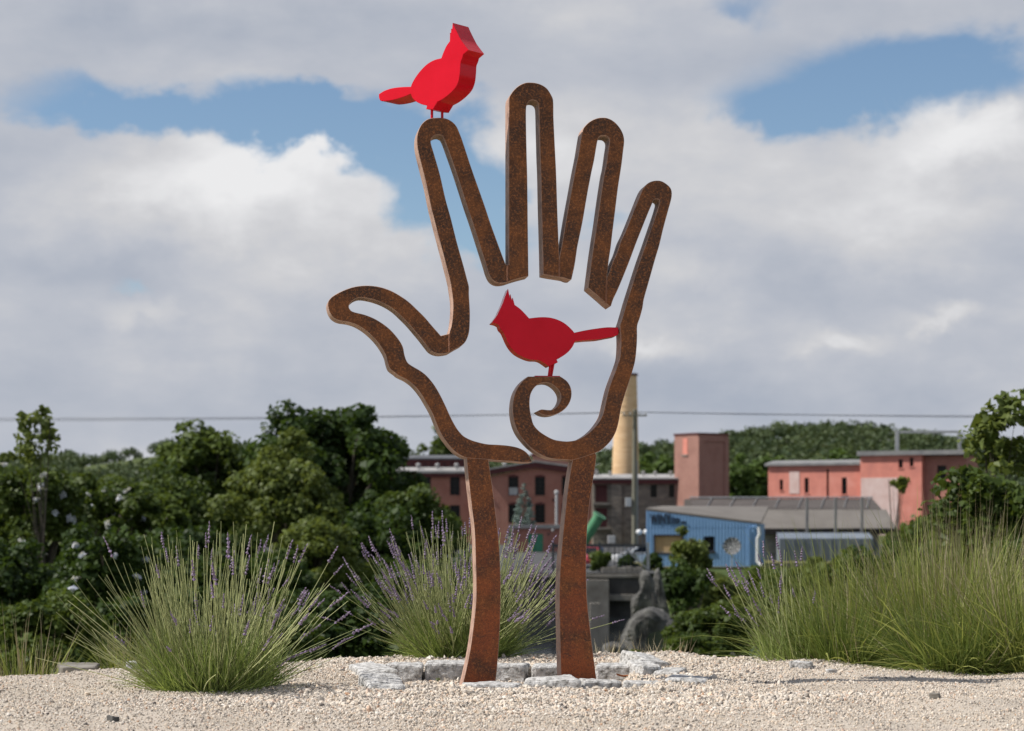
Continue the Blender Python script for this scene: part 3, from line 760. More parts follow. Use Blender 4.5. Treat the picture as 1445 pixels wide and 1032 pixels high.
def vatt(nm, typ, arr, key='value'):
    a_ = me.attributes.new(nm, typ, 'POINT'); a_.data.foreach_set(key, np.asarray(arr, np.float32 if typ != 'INT' else np.int32).ravel())
vatt('rot', 'FLOAT_VECTOR', rng.uniform(0, 6.28, (n, 3)), 'vector')
vatt('scl', 'FLOAT_VECTOR', psc[:, None] * np.stack([rng.uniform(0.9, 1.5, n), rng.uniform(0.75, 1.15, n), rng.uniform(0.55, 0.9, n)], -1), 'vector')
vatt('idx', 'INT', rng.integers(0, 4, n))
grav = stuff(link('gravel', me, 'pebble'))
tag(grav, 'beige and tan loose pebbles covering the knoll around the sculpture', 'gravel')
gt = bpy.data.node_groups.new('pebbles', 'GeometryNodeTree')
gt.interface.new_socket('Geometry', in_out='INPUT', socket_type='NodeSocketGeometry')
gt.interface.new_socket('Geometry', in_out='OUTPUT', socket_type='NodeSocketGeometry')
gi = gt.nodes.new('NodeGroupInput'); go = gt.nodes.new('NodeGroupOutput')
def gn(tp, **k):
    x = gt.nodes.new(tp)
    for a_, b_ in k.items(): setattr(x, a_, b_)
    return x
gti = gn('GeometryNodeGeometryToInstance')
for v in range(4):
    ic = gn('GeometryNodeMeshIcoSphere'); ic.inputs['Radius'].default_value = 1.0; ic.inputs['Subdivisions'].default_value = 2
    nz = gn('ShaderNodeTexNoise', noise_dimensions='4D'); nz.inputs['W'].default_value = v * 7.3; nz.inputs['Scale'].default_value = 1.1; nz.inputs['Detail'].default_value = 1.0
    sb = gn('ShaderNodeVectorMath', operation='SUBTRACT'); sb.inputs[1].default_value = (0.5, 0.5, 0.5)
    sc_ = gn('ShaderNodeVectorMath', operation='SCALE'); sc_.inputs['Scale'].default_value = 1.5
    gt.links.new(nz.outputs['Color'], sb.inputs[0]); gt.links.new(sb.outputs[0], sc_.inputs[0])
    stp = gn('GeometryNodeSetPosition'); gt.links.new(ic.outputs['Mesh'], stp.inputs['Geometry']); gt.links.new(sc_.outputs[0], stp.inputs['Offset'])
    sm = gn('GeometryNodeSetMaterial'); sm.inputs['Material'].default_value = MATS['pebble']
    gt.links.new(stp.outputs[0], sm.inputs['Geometry'])
    gt.links.new(sm.outputs[0], gti.inputs[0])
m2p = gn('GeometryNodeMeshToPoints'); gt.links.new(gi.outputs[0], m2p.inputs['Mesh'])
iop = gn('GeometryNodeInstanceOnPoints'); gt.links.new(m2p.outputs[0], iop.inputs['Points']); gt.links.new(gti.outputs[0], iop.inputs['Instance'])
iop.inputs['Pick Instance'].default_value = True
for nm, dt, sock in (('idx', 'INT', 'Instance Index'), ('rot', 'FLOAT_VECTOR', 'Rotation'), ('scl', 'FLOAT_VECTOR', 'Scale')):
    na = gn('GeometryNodeInputNamedAttribute', data_type=dt); na.inputs['Name'].default_value = nm
    if nm == 'rot':
        e2r = gn('FunctionNodeEulerToRotation'); gt.links.new(na.outputs[0], e2r.inputs[0]); gt.links.new(e2r.outputs[0], iop.inputs[sock])
    else:
        gt.links.new(na.outputs[0], iop.inputs[sock])
gt.links.new(iop.outputs[0], go.inputs[0])
md = grav.modifiers.new('pebbles', 'NODES'); md.node_group = gt

# single larger stones lying on the gravel
def loose_stone(x, y, w, h, seed, label, matn='granite'):
    d = 3000 * EYE / (y - HOR)
    s_ = d / F
    o = block('loose_stone', pxX(x, d) - w * s_ / 2, pxX(x, d) + w * s_ / 2, d - w * s_ * 0.4, d + w * s_ * 0.4, float(height(pxX(x, d), d)) + h * s_ * 0.8, seed, label, rz=seed * 0.7, hgt=h * s_ * 1.6, rough=0.006 + w * s_ * 0.05, matn=matn)
    o['category'] = 'stone'; o['group'] = 'loose stones on the gravel'
loose_stone(1131, 944, 30, 8, 31, 'pointed white stone at the foot of the tall grass')
loose_stone(1172, 948, 13, 5, 32, 'small pale stone beside the pointed white one')
loose_stone(1320, 992, 16, 6, 33, 'small buff stone lying in the open gravel below the grass', 'concrete')
loose_stone(186, 944, 22, 10, 34, 'pale lump of rock beside the lavender with bare stems')
loose_stone(160, 1024, 14, 6, 35, 'small dark stone at the near edge of the gravel', 'boulder')
sl_ = block('stone_slab', -2.36, -2.16, 10.9, 11.25, 0.012, 41, 'flat grey stone slab at the edge of the gravel', rz=0.2, hgt=0.1, rough=0.006)
sl_['group'] = 'loose stones on the gravel'
sl_.data.materials[0] = MATS['concrete']

# dry leaf in the ring
lm_ = MB(); c0 = Vector((pxX(884, 10.75), 0.75, -0.03))
for k in range(6):
    a0 = -0.075 + k * 0.025; a1 = a0 + 0.025
    wd = lambda t: 0.03 * max(0.05, 1 - (t / 0.078) ** 2)
    up = lambda t: 0.012 + 3.0 * t * t
    lm_.quad((a0, -wd(a0), up(a0) + 0.012), (a1, -wd(a1), up(a1) + 0.012), (a1, 0, up(a1)), (a0, 0, up(a0)))
    lm_.quad((a0, 0, up(a0)), (a1, 0, up(a1)), (a1, wd(a1), up(a1) + 0.014), (a0, wd(a0), up(a0) + 0.014))
lf = lm_.build('dry_leaf', 'dry_leaf'); lf.location = c0; lf.rotation_euler = (0, 0, 0.3); lf.scale = (0.72, 0.72, 0.72)
tag(lf, 'curled brown dry leaf lying inside the stone ring', 'leaf')

# ------------------------------------------------------------------ plants
def ribbons(paths, width, rng_, twist=None):
    """flat tapering blades along paths (n, k, 3)"""
    n, k, _ = paths.shape
    tg = np.gradient(paths, axis=1); tg /= np.linalg.norm(tg, axis=2, keepdims=True) + 1e-9
    rd = rng_.normal(0, 1, (n, 1, 3)); sd = np.cross(tg, rd); sd /= np.linalg.norm(sd, axis=2, keepdims=True) + 1e-9
    tt = np.linspace(0, 1, k)[None, :, None]
    w = np.asarray(width).reshape(-1, 1, 1) * (1 - tt ** 1.6 * 0.96)
    v = np.stack([paths - sd * w / 2, paths + sd * w / 2], 2).reshape(-1, 3)
    base = (np.arange(n)[:, None] * k + np.arange(k - 1)[None]).ravel() * 2
    f = np.stack([base, base + 1, base + 3, base + 2], -1)
    return v, f, k - 1
def tubes3(paths, rad):
    n, k, _ = paths.shape
    tg = np.gradient(paths, axis=1); tg /= np.linalg.norm(tg, axis=2, keepdims=True) + 1e-9
    ref = np.array([0.31, 0.87, 0.12])[None, None]
    a_ = np.cross(tg, ref); a_ /= np.linalg.norm(a_, axis=2, keepdims=True) + 1e-9
    c_ = np.cross(tg, a_)
    tt = np.linspace(0, 1, k)[None, :, None]
    r_ = np.asarray(rad).reshape(-1, 1, 1) * (1 - 0.45 * tt)
    ring_ = [paths + (a_ * math.cos(q_) + c_ * math.sin(q_)) * r_ for q_ in (0, 2.094, 4.189)]
    v = np.stack(ring_, 2).reshape(-1, 3)
    base = ((np.arange(n)[:, None] * k + np.arange(k - 1)[None]) * 3).ravel()
    f = np.concatenate([np.stack([base + i, base + (i + 1) % 3, base + 3 + (i + 1) % 3, base + 3 + i], -1) for i in range(3)])
    return v, f
def arc_paths(n, k, base_r, th, az_, L, rng_, bend, droop=0.0, wig=0.01):
    """stems fanning out of a tussock: th from vertical, curving back up (bend>0) or over (bend<0)"""
    br = base_r * np.sqrt(rng_.random(n)); ba = az_ + rng_.normal(0, 0.5, n)
    p0 = np.stack([br * np.cos(ba), br * np.sin(ba), np.zeros(n)], -1)
    tt = np.linspace(0, 1, k)[None]
    thk = th[:, None] * (1 - bend[:, None] * tt)
    st = L[:, None] / (k - 1)
    dx = np.sin(thk) * st; dz = np.cos(thk) * st
    hx = np.cumsum(dx, 1) - dx[:, :1]; hz = np.cumsum(dz, 1) - dz[:, :1]
    azk = az_[:, None] + rng_.normal(0, 0.12, (n, 1)) * tt
    p = np.stack([hx * np.cos(azk), hx * np.sin(azk), hz], -1) + p0[:, None]
    p += rng_.normal(0, wig, (n, 1, 3)) * (tt[..., None] ** 1.5)
    return p
def make_spike(seed):
    """one lavender head: whorls of small calyces tapering to a tip"""
    r_ = random.Random(seed); bm = bmesh.new()
    lv = [(0.000, 0.0060), (0.012, 0.0070), (0.022, 0.0066), (0.032, 0.0058), (0.042, 0.0046), (0.052, 0.0030)]
    for i, (zc, rr) in enumerate(lv):
        rr *= r_.uniform(0.8, 1.2); hz = 0.0078
        ox, oy = r_.uniform(-.0012, .0012), r_.uniform(-.0012, .0012)
        tp = bm.verts.new((ox * 2, oy * 2, zc + hz)); bt = bm.verts.new((ox, oy, zc - hz * 0.6)); a0 = r_.uniform(0, 6)
        rg = [bm.verts.new((ox + rr * math.cos(a0 + j * 1.5708) * r_.uniform(.75, 1.25), oy + rr * math.sin(a0 + j * 1.5708) * r_.uniform(.75, 1.25), zc + r_.uniform(-.002, .003))) for j in range(4)]
        for j in range(4):
            bm.faces.new((rg[j], rg[(j + 1) % 4], tp)); bm.faces.new((rg[(j + 1) % 4], rg[j], bt))
    me_ = bpy.data.meshes.new('flower_spike'); bm.to_mesh(me_); bm.free(); me_.materials.append(MATS['lavender_bloom'])
    return me_
SPIKES = [make_spike(i) for i in range(6)]
def lavender(label, X, d, scale, n_stem, n_spike, n_leaf, seed, bias=lambda az_: 1.0, stem_mat='stem_green', z=None, lmax=0.66, spread=1.12, yaw=None):
    rg = np.random.default_rng(seed)
    z0 = float(height(X, d)) if z is None else z
    root = thing('lavender_plant', label, 'lavender', (X, CAMY + d, z0 - 0.01), 0, 'lavender plants')
    def fan(n, tmax, l0, l1):
        az_ = rg.uniform(0, 6.283, n) if yaw is None else rg.normal(yaw, 0.7, n)
        th = np.abs(rg.normal(0, 0.72, n)); th = np.where(th > tmax, rg.uniform(0.15, tmax, n), th)
        L = rg.uniform(l0, l1, n) * (1 - 0.10 * th)
        return az_, th, L * scale
    az_, th, L = fan(n_stem, spread, lmax * 0.50, lmax * 1.06)
    k = 8
    paths = arc_paths(n_stem, k, 0.22 * scale, th, az_, L, rg, rg.uniform(-0.15, 0.4, n_stem), wig=0.03)
    v, f = tubes3(paths, 0.0027 * rg.uniform(0.75, 1.3, n_stem))
    tn = np.tile(np.repeat(rg.random(n_stem), k - 1), 3)
    stuff(link('stems', np_mesh('stems', v, f, tn), stem_mat, root))
    # grey-green leaves low in the tussock
    az2, th2, L2 = fan(n_leaf, 1.45, 0.10, 0.36)
    lp = arc_paths(n_leaf, 4, 0.25 * scale, th2, az2, L2, rg, rg.uniform(-0.4, 0.5, n_leaf), wig=0.035)
    v, f, kk = ribbons(lp, rg.uniform(0.003, 0.0058, n_leaf), rg)
    stuff(link('foliage', np_mesh('foliage', v, f, np.repeat(rg.random(n_leaf), kk)), 'lav_leaf', root))
    w = np.array([bias(x) for x in az_]) * (0.3 + th) ; w = w / w.sum()
    pick = rg.choice(n_stem, size=min(n_spike, (w > 0).sum()), replace=False, p=w)
    for i in pick:
        tp = paths[i, -1]; tg = paths[i, -1] - paths[i, -2]
        o = link('flower_spike', SPIKES[int(rg.integers(0, 6))], None, root)
        o.location = tp
        o.rotation_euler = Vector(tg).to_track_quat('Z', 'Y').to_euler()
        s_ = rg.uniform(0.9, 1.45); o.scale = (s_ * 1.05, s_ * 1.05, s_ * rg.uniform(0.9, 1.4))
    return root
def facing_right(a): return 1.0 if math.cos(a) > -0.15 else 0.06
lavender('grassy lavender clump with bare pale stems growing in open gravel away from the ring', -1.36, 9.62, 1.0, 470, 84, 3600, 3, facing_right, lmax=0.72, spread=1.25)
lavender('full lavender bush dense with purple spikes right behind the flared leg', -0.29, 11.95, 1.0, 680, 300, 4600, 4, lmax=0.74, spread=1.3)
lavender('sparse lavender sprigs leaning out from the left edge of the tall grass', 1.62, 11.65, 1.0, 46, 34, 260, 5, lmax=0.68, yaw=2.9, spread=1.0)

def grass_clump(label, X, d, n, l0, l1, seed, n_straw=0, tmax=0.9, wid=0.0075, base=0.22, ls=(0.6, 0.95), z=None, group='tall grass clumps at the edge of the gravel', bm_='blade_green', name='grass_clump'):
    rg = np.random.default_rng(seed)
    z0 = float(height(X, d)) if z is None else z
    root = thing(name, label, 'grass', (X, CAMY + d, z0 - 0.02), 0, group)
    az_ = rg.uniform(0, 6.283, n); th = np.abs(rg.normal(0, 0.55, n)); th = np.minimum(th, tmax)
    L = rg.uniform(l0, l1, n)
    p = arc_paths(n, 7, base, th + 0.05, az_, L, rg, rg.uniform(-2.8, 0.5, n), wig=0.07)
    p[..., 2] = np.maximum(p[..., 2], 0.0)
    v, f, kk = ribbons(p, wid * rg.uniform(0.6, 1.3, n), rg)
    stuff(link('blades', np_mesh('blades', v, f, np.repeat(rg.random(n), kk)), bm_, root))
    nb = n // 14
    az_ = rg.uniform(0, 6.283, nb)
    p = arc_paths(nb, 7, base, np.abs(rg.normal(0.2, 0.4, nb)), az_, rg.uniform(l0 * 1.05, l1 * 1.12, nb), rg, rg.uniform(-3.0, -0.3, nb), wig=0.06)
    p[..., 2] = np.maximum(p[..., 2], 0.0)
    v, f, kk = ribbons(p, 0.0115 * rg.uniform(0.6, 1.3, nb), rg)
    stuff(link('broad_leaves', np_mesh('broad_leaves', v, f, np.repeat(rg.random(nb) * 0.5 + 0.5, kk)), 'blade_green' if bm_ != 'straw' else 'straw', root))
    if n_straw:
        n_straw = int(n_straw * 1.7)
        az_ = rg.uniform(0, 6.283, n_straw); th = np.abs(rg.normal(0, 0.48, n_straw))
        p = arc_paths(n_straw, 8, base, th, az_, rg.uniform(ls[0], ls[1], n_straw), rg, rg.uniform(-0.7, 0.2, n_straw), wig=0.03)
        v, f, kk = ribbons(p, 0.0065 * rg.uniform(0.6, 1.3, n_straw), rg)
        stuff(link('dry_stalks', np_mesh('dry_stalks', v, f, np.repeat(rg.random(n_straw), kk)), 'straw', root))
    return root
grass_clump('low fine grass clump joining the sparse lavender sprigs', 1.85, 11.75, 3200, 0.22, 0.55, 21, 60, wid=0.0042, bm_='blade_fine', tmax=1.2, ls=(0.35, 0.6))
grass_clump('broad leafy grass clump under the long roof', 2.05, 12.4, 1500, 0.50, 1.05, 22, 110, base=0.25, z=-0.25)
grass_clump('grass clump with tall pale dry stalks below the salmon building', 2.42, 11.9, 1600, 0.40, 0.92, 23, 160, base=0.27, z=-0.12, ls=(0.6, 1.0))
grass_clump('bright soft grass clump by the pointed white stone', 2.38, 11.28, 3000, 0.20, 0.50, 24, 40, wid=0.0042, bm_='blade_fine', base=0.26, ls=(0.3, 0.5))
grass_clump('grass clump with the tallest straw stalks beneath the broad-leaved sapling', 2.62, 12.3, 1500, 0.50, 1.05, 25, 170, base=0.25, z=-0.2, ls=(0.75, 1.25))
grass_clump('dense grass clump at the outer end of the grassy bank', 2.80, 11.3, 2100, 0.28, 0.75, 26, 110, base=0.3)
grass_clump('thin straggling grass tuft beside the flat grey slab', -2.55, 11.1, 420, 0.18, 0.42, 27, 40, wid=0.0045, base=0.16, ls=(0.3, 0.55))
grass_clump('small dark grass tuft between the slab and the bare-stemmed lavender', -2.02, 11.35, 500, 0.15, 0.34, 28, 26, wid=0.0045, base=0.14, ls=(0.25, 0.4))
grass_clump('dry wispy grass tuft on the crest beside the straighter leg', 0.52, 12.15, 60, 0.05, 0.12, 29, 26, wid=0.004, base=0.12, ls=(0.10, 0.19), bm_='straw')
grass_clump('dry wispy grass tuft on the crest beyond the tilted corner stone', 0.86, 12.2, 70, 0.05, 0.12, 30, 24, wid=0.004, base=0.16, ls=(0.09, 0.17), bm_='straw')

# leafy things -------------------------------------------------------
def leaf_cloud(centers, radii, per, size, rg, squash=0.8, up=0.5, bias=0.35):
    """many small folded leaves scattered through the outer part of every clump"""
    nC = len(centers); n = nC * per
    ci = np.repeat(np.arange(nC), per)
    v = rg.normal(0, 1, (n, 3)); v /= np.linalg.norm(v, axis=1, keepdims=True)
    r_ = rg.random(n) ** bias
    pos = centers[ci] + v * r_[:, None] * radii[ci][:, None] * np.array([1, 1, squash])
    nrm = v * 0.6 + rg.normal(0, 0.55, (n, 3)) + np.array([0, 0, up]); nrm /= np.linalg.norm(nrm, axis=1, keepdims=True)
    t = np.cross(nrm, rg.normal(0, 1, (n, 3))); t /= np.linalg.norm(t, axis=1, keepdims=True)
    s_ = np.cross(nrm, t)
    sz = size * np.exp(rg.normal(0, 0.3, n))[:, None]
    a_ = pos - t * sz * 0.5; c_ = pos + t * sz * 0.5 - nrm * sz * 0.12
    b_ = pos + s_ * sz * 0.34 + nrm * sz * 0.10; e_ = pos - s_ * sz * 0.34 + nrm * sz * 0.10
    vv = np.stack([a_, b_, c_, e_], 1).reshape(-1, 3)
    f = np.arange(n * 4).reshape(-1, 4)
    tint = np.clip(np.repeat(rg.random(nC), per) * 0.6 + rg.random(n) * 0.4, 0, 1)
    return vv, f, tint
def crown_clumps(n, rx, ry, rz, rg, rmin=0.45):
    v = rg.normal(0, 1, (n, 3)); v /= np.linalg.norm(v, axis=1, keepdims=True)
    v[:, 2] = np.where(v[:, 2] < -0.5, -v[:, 2], v[:, 2])
    lob = 1 + 0.22 * np.sin(v[:, 0] * 4.1 + rg.uniform(0, 6)) * np.cos(v[:, 1] * 3.3 + rg.uniform(0, 6)) + rg.normal(0, 0.08, n)
    r_ = (rmin + (1 - rmin) * rg.random(n) ** 0.5) * lob
    return v * r_[:, None] * np.array([rx, ry, rz])
def tree(name, label, cat, x, y_top, y_bot, half_px, d, lm, seed, clumps=60, per=120, leaf=0.16, group=None, ground=None, cr=0.30, flowers=0, rmin=0.45, trunk_r=None):
    """crown placed by its top, bottom and half width; trunk stands on the terrain"""
    rg = np.random.default_rng(seed)
    s_ = d / F
    X = (x - 722.5) * s_
    ztop = EYE - (y_top - HOR) * s_; zbot = EYE - (y_bot - HOR) * s_
    zg = float(height(X, d)) if ground is None else ground
    rx = half_px * s_; rz = (ztop - zbot) / 2; zc = (ztop + zbot) / 2
    root = thing(name, label, cat, (X, CAMY + d, zg), rg.uniform(0, 6.28) * 0, group)
    cen = crown_clumps(clumps, rx * 0.86, rx * 0.86, rz * 0.86, rg, rmin) + np.array([0, 0, zc - zg])
    cen[:, 2] = np.maximum(cen[:, 2], 0.15)
    rad = rg.uniform(0.65, 1.25, clumps) * min(rx, rz) * cr
    v, f, tn = leaf_cloud(cen, rad, int(per * 1.35), leaf, rg)
    stuff(link('crown', np_mesh('crown', v, f, tn), lm, root))
    tr = trunk_r or max(0.04, 0.035 * (ztop - zg))
    tb = MB(); lean = rg.normal(0, 0.03, 2) * (ztop - zg)
    hh = zc - zg
    trunk = [Vector((0, 0, -0.15)), Vector((lean[0] * .3, lean[1] * .3, hh * .35)), Vector((lean[0] * .7, lean[1] * .7, hh * .75)), Vector((lean[0], lean[1], min(hh * 1.25, hh + rz * 0.7)))]
    tb.tube(trunk, [tr * 1.25, tr, tr * .75, tr * .3], 8)
    for i in rg.choice(clumps, size=min(12, clumps), replace=False):
        st_ = trunk[1].lerp(trunk[2], rg.random()); en = Vector(cen[i]); mid = st_.lerp(en, 0.5) + Vector((0, 0, 0.12 * (en - st_).length))
        tb.tube([st_, mid, en], [tr * .42, tr * .28, tr * .10], 5)
    tb.build('trunk', 'bark', root, smooth=True)
    if flowers:
        ft = rg.choice(clumps, size=min(clumps, flowers))
        fc = cen[ft] + rg.normal(0, 0.4, (len(ft), 3)) * rad[ft][:, None] * np.array([1, 0.5, 1]) + np.array([0, -1.0, 0.2]) * rad[ft][:, None]
        v, f, tn = leaf_cloud(fc, np.full(len(fc), rx * 0.055), 10, leaf * 0.9, rg)
        stuff(link('blossom', np_mesh('blossom', v, f, tn), 'petal', root))
    return root
T = tree
TG = 'trees on the river bank'
T('broadleaf_tree', 'tall dark spreading tree with gaps of sky in its crown, left of the mill', 'tree', 470, 572, 800, 135, 78, 'leaf_dark', 101, 105, 120, 0.24, TG, cr=0.24)
T('broadleaf_tree', 'yellow-green soft-leaved tree standing in front of the tall dark one', 'tree', 400, 628, 800, 95, 62, 'leaf_light', 102, 75, 130, 0.15, TG, cr=0.26)
T('broadleaf_tree', 'mid-green tree at the left shoulder of the tall dark tree', 'tree', 290, 600, 820, 85, 80, 'leaf_mid', 103, 70, 120, 0.22, TG, cr=0.28)
T('broadleaf_tree', 'bright green low tree before the brick mill windows', 'tree', 592, 688, 830, 70, 70, 'leaf_mid', 104, 60, 130, 0.17, TG, cr=0.28)
T('broadleaf_tree', 'thin open tree showing above the mill roof behind the thumb', 'tree', 628, 600, 680, 36, 322, 'leaf_mid', 105, 34, 46, 0.6, TG, cr=0.24, rmin=0.2, trunk_r=0.2)
T('broadleaf_tree', 'pale round-headed tree low in front of the dark wood', 'tree', 452, 735, 860, 62, 52, 'leaf_light', 106, 52, 130, 0.12, TG, cr=0.30)
T('broadleaf_tree', 'dark tree filling the bank below the hill with the bare slope', 'tree', 215, 668, 870, 105, 70, 'leaf_mid', 107, 75, 120, 0.18, TG, cr=0.28)
T('broadleaf_tree', 'dense deep-green tree in shadow under the tall dark one', 'tree', 520, 720, 900, 95, 66, 'leaf_dark', 108, 70, 120, 0.18, TG, cr=0.28)
T('broadleaf_tree', 'dark leafy tree low behind the bare-stemmed lavender', 'tree', 330, 770, 930, 110, 48, 'leaf_dark', 109, 70, 130, 0.13, TG, cr=0.28)
T('broadleaf_tree', 'dark green tree at the outer left end of the bank', 'tree', 20, 770, 950, 120, 40, 'leaf_dark', 110, 70, 130, 0.11, TG, cr=0.28)
T('broadleaf_tree', 'mid-green tree behind the flowering shrub on the left bank', 'tree', 120, 664, 780, 120, 95, 'leaf_mid', 111, 70, 110, 0.24, TG, cr=0.28)
SG = 'shrubs on the bank'
T('flowering_shrub', 'tall shrub dotted with pale lilac-white blossom at the left edge', 'shrub', 45, 652, 810, 80, 45, 'leaf_mid', 121, 60, 130, 0.11, SG, cr=0.30, flowers=26)
T('flowering_shrub', 'lower shrub with bluish white blossom beneath the bank trees', 'shrub', 150, 742, 905, 85, 38, 'leaf_dark', 122, 60, 130, 0.10, SG, cr=0.30, flowers=16)
T('flowering_shrub', 'shrub with a row of white blossom on its crown below the bare hill', 'shrub', 185, 682, 780, 90, 58, 'leaf_mid', 123, 50, 120, 0.14, SG, cr=0.30, flowers=22)
T('shrub', 'dark undergrowth bush behind the full lavender bush', 'shrub', 600, 800, 940, 100, 36, 'leaf_dark', 124, 55, 130, 0.10, SG, cr=0.32)
T('shrub', 'dark undergrowth bush between the two lavender plants', 'shrub', 470, 840, 960, 90, 30, 'leaf_dark', 125, 55, 130, 0.09, SG, cr=0.32)
T('shrub', 'feathery green shrub growing against the blue building', 'shrub', 974, 745, 850, 32, 74, 'leaf_light', 126, 40, 90, 0.13, SG, cr=0.30, rmin=0.25)
T('shrub', 'small dark round bush on the lawn edge under the boarded window', 'shrub', 922, 782, 812, 13, 139, 'leaf_dark', 127, 20, 90, 0.18, SG, cr=0.42, ground=-2.5)
T('shrub', 'dark olive shrub behind the rock pinnacle', 'shrub', 960, 795, 885, 38, 70, 'leaf_dark', 128, 44, 120, 0.13, SG, cr=0.34)
T('shrub', 'wide yellow-green bush covering the bank beside the overhanging boulder', 'shrub', 1008, 852, 950, 58, 40, 'leaf_mid', 129, 64, 130, 0.075, SG, cr=0.30)
T('shrub', 'bright low bush at the foot of the overhanging boulder', 'shrub', 978, 893, 945, 52, 34, 'leaf_mid', 130, 50, 130, 0.06, SG, cr=0.32)
T('shrub', 'olive bush on the bank below the lawn', 'shrub', 1052, 850, 940, 48, 46, 'leaf_light', 131, 46, 120, 0.09, SG, cr=0.32)
T('shrub', 'bush on the bank under the lawn, half hidden by lavender sprigs', 'shrub', 1100, 812, 930, 60, 52, 'leaf_mid', 132, 50, 120, 0.11, SG, cr=0.32)
T('shrub', 'dark shrub behind the tall grass below the long roof', 'shrub', 1290, 762, 930, 110, 40, 'leaf_dark', 133, 60, 120, 0.09, SG, cr=0.30)
T('shrub', 'small green bush by the red car', 'shrub', 847, 780, 811, 17, 135.5, 'leaf_mid', 134, 22, 90, 0.2, SG, cr=0.42, ground=-2.5)
T('shrub', 'small dark bush behind the railing by the utility pole', 'shrub', 886, 784, 810, 15, 140, 'leaf_dark', 135, 22, 90, 0.2, SG, cr=0.42, ground=-2.5)
for i, (x, yt, hp, d_, lb) in enumerate((
    (60, 838, 90, 26, 'dark scrub bush just over the crest near the flat grey slab'), (175, 845, 80, 28, 'dark scrub bush just over the crest behind the pale lump of rock'),
    (300, 835, 90, 30, 'dark scrub bush directly behind the bare-stemmed lavender'), (400, 850, 70, 27, 'low scrub bush over the crest right of the bare-stemmed lavender'),
    (530, 838, 75, 30, 'dark scrub bush left of the full lavender bush'), (660, 790, 70, 44, 'dark bush deep behind the flared leg'), (-20, 700, 90, 48, 'tall dark bush at the outer left of the bank'),
    (250, 740, 90, 56, 'bushy dark tree-sized shrub under the mid-green trees'), (380, 790, 90, 54, 'shadowed shrub below the yellow-green tree'), (80, 770, 80, 46, 'dark shrub in the gap under the flowering shrub'), (345, 742, 70, 66, 'mid-height shrub filling the gap between the yellow-green and mid-green trees'))):
    T('shrub', lb, 'shrub', x, yt, 985 if d_ < 40 else 930, hp, d_, 'leaf_dark' if i % 3 else 'leaf_mid', 300 + i, 60, 120, 0.0026 * d_, SG, cr=0.32)
for i, (x, yt, yb_, hp, d_, lb) in enumerate(((1085, 806, 880, 45, 108, 'low bush at the lawn edge below the satellite dish'), (1150, 792, 880, 50, 112, 'low bush at the lawn edge before the corrugated lean-to'),
    (1215, 780, 880, 55, 100, 'bush on the bank before the long shed'), (1010, 812, 880, 34, 96, 'low bush on the bank under the lawn corner'), (1300, 730, 860, 60, 90, 'green tree-like bush below the taller salmon block'), (1370, 720, 860, 60, 70, 'tall bush beyond the leafy shrub and sapling'))):
    T('shrub', lb, 'shrub', x, yt, yb_, hp, d_, ('leaf_mid', 'leaf_light')[i % 2], 320 + i, 44, 110, 0.0026 * d_, SG, cr=0.34)
T('sapling', 'broad-leaved sapling rising above the tall grass at the right', 'tree', 1415, 550, 720, 62, 24, 'leaf_light', 141, 30, 22, 0.105, None, cr=0.34, trunk_r=0.022, rmin=0.3)
T('shrub', 'leafy shrub under the broad-leaved sapling', 'shrub', 1400, 660, 850, 85, 22, 'leaf_mid', 142, 56, 70, 0.085, SG, cr=0.34)
T('shrub', 'dense dark shrub at the outer right behind the grass', 'shrub', 1440, 760, 940, 80, 17, 'leaf_dark', 143, 56, 90, 0.055, SG, cr=0.34)
T('sapling', 'sparse young sapling sticking up over the flowering shrub', 'tree', 46, 568, 700, 44, 42, 'leaf_light', 144, 20, 18, 0.14, None, cr=0.30, rmin=0.2, trunk_r=0.02)
T('sapling', 'small two-leaved sapling before the pale plaster wall', 'tree', 1270, 672, 700, 14, 60, 'leaf_light', 145, 8, 12, 0.18, None, cr=0.5, trunk_r=0.03)
FG = 'trees behind the mill'
for i, (x, yt, hp, d_) in enumerate(((912, 642, 24, 345), (938, 640, 26, 352), (962, 648, 22, 360), (1042, 640, 26, 350), (1070, 642, 26, 356), (1098, 640, 24, 372), (1150, 640, 28, 385), (1195, 632, 30, 395))):
    lb = ('bright green tree touching the right side of the chimney behind the stone mill', 'bright green tree midway between chimney and brick tower', 'bright green tree tucked against the lit side of the brick tower',
          'green tree against the shaded side of the brick tower', 'green tree against the end of the salmon long building', 'green tree top over the left end of the salmon roof', 'green tree top over the middle of the salmon long roof', 'green tree top beside the taller salmon block')[i]
    T('broadleaf_tree', lb, 'tree', x, yt, 735, hp, d_, 'leaf_farlight', 160 + i, 46, 46, 0.75, FG, cr=0.34)

# blue spruce
rg = np.random.default_rng(55)
sd = 238; sp0 = P(740, 762, sd); zg = -2.5
root = thing('spruce_tree', 'narrow blue-grey spruce in front of the brick mill', 'tree', (sp0.x, sp0.y, zg))
Hh = P(740, 684, sd).z - zg
cen = []; rad = []
for k in range(20):
    t_ = k / 19; zz = 0.5 + (Hh - 0.5) * t_; rr = (1 - t_) ** 0.85 * 2.1 + 0.05
    for j in range(max(2, int(9 * (1 - t_) + 2))):
        a_ = rg.uniform(0, 6.28); cen.append((rr * 0.75 * math.cos(a_), rr * 0.75 * math.sin(a_), zz - 0.25 * rr)); rad.append(0.16 + 0.32 * rr * rg.uniform(.6, 1))
v, f, tn = leaf_cloud(np.array(cen), np.array(rad), 46, 0.2, rg, squash=0.55)
stuff(link('crown', np_mesh('crown', v, f, tn), 'leaf_spruce', root))
MB().tube([(0, 0, -0.1), (0, 0, Hh * 0.95)], [0.14, 0.02], 7).build('trunk', 'bark', root)

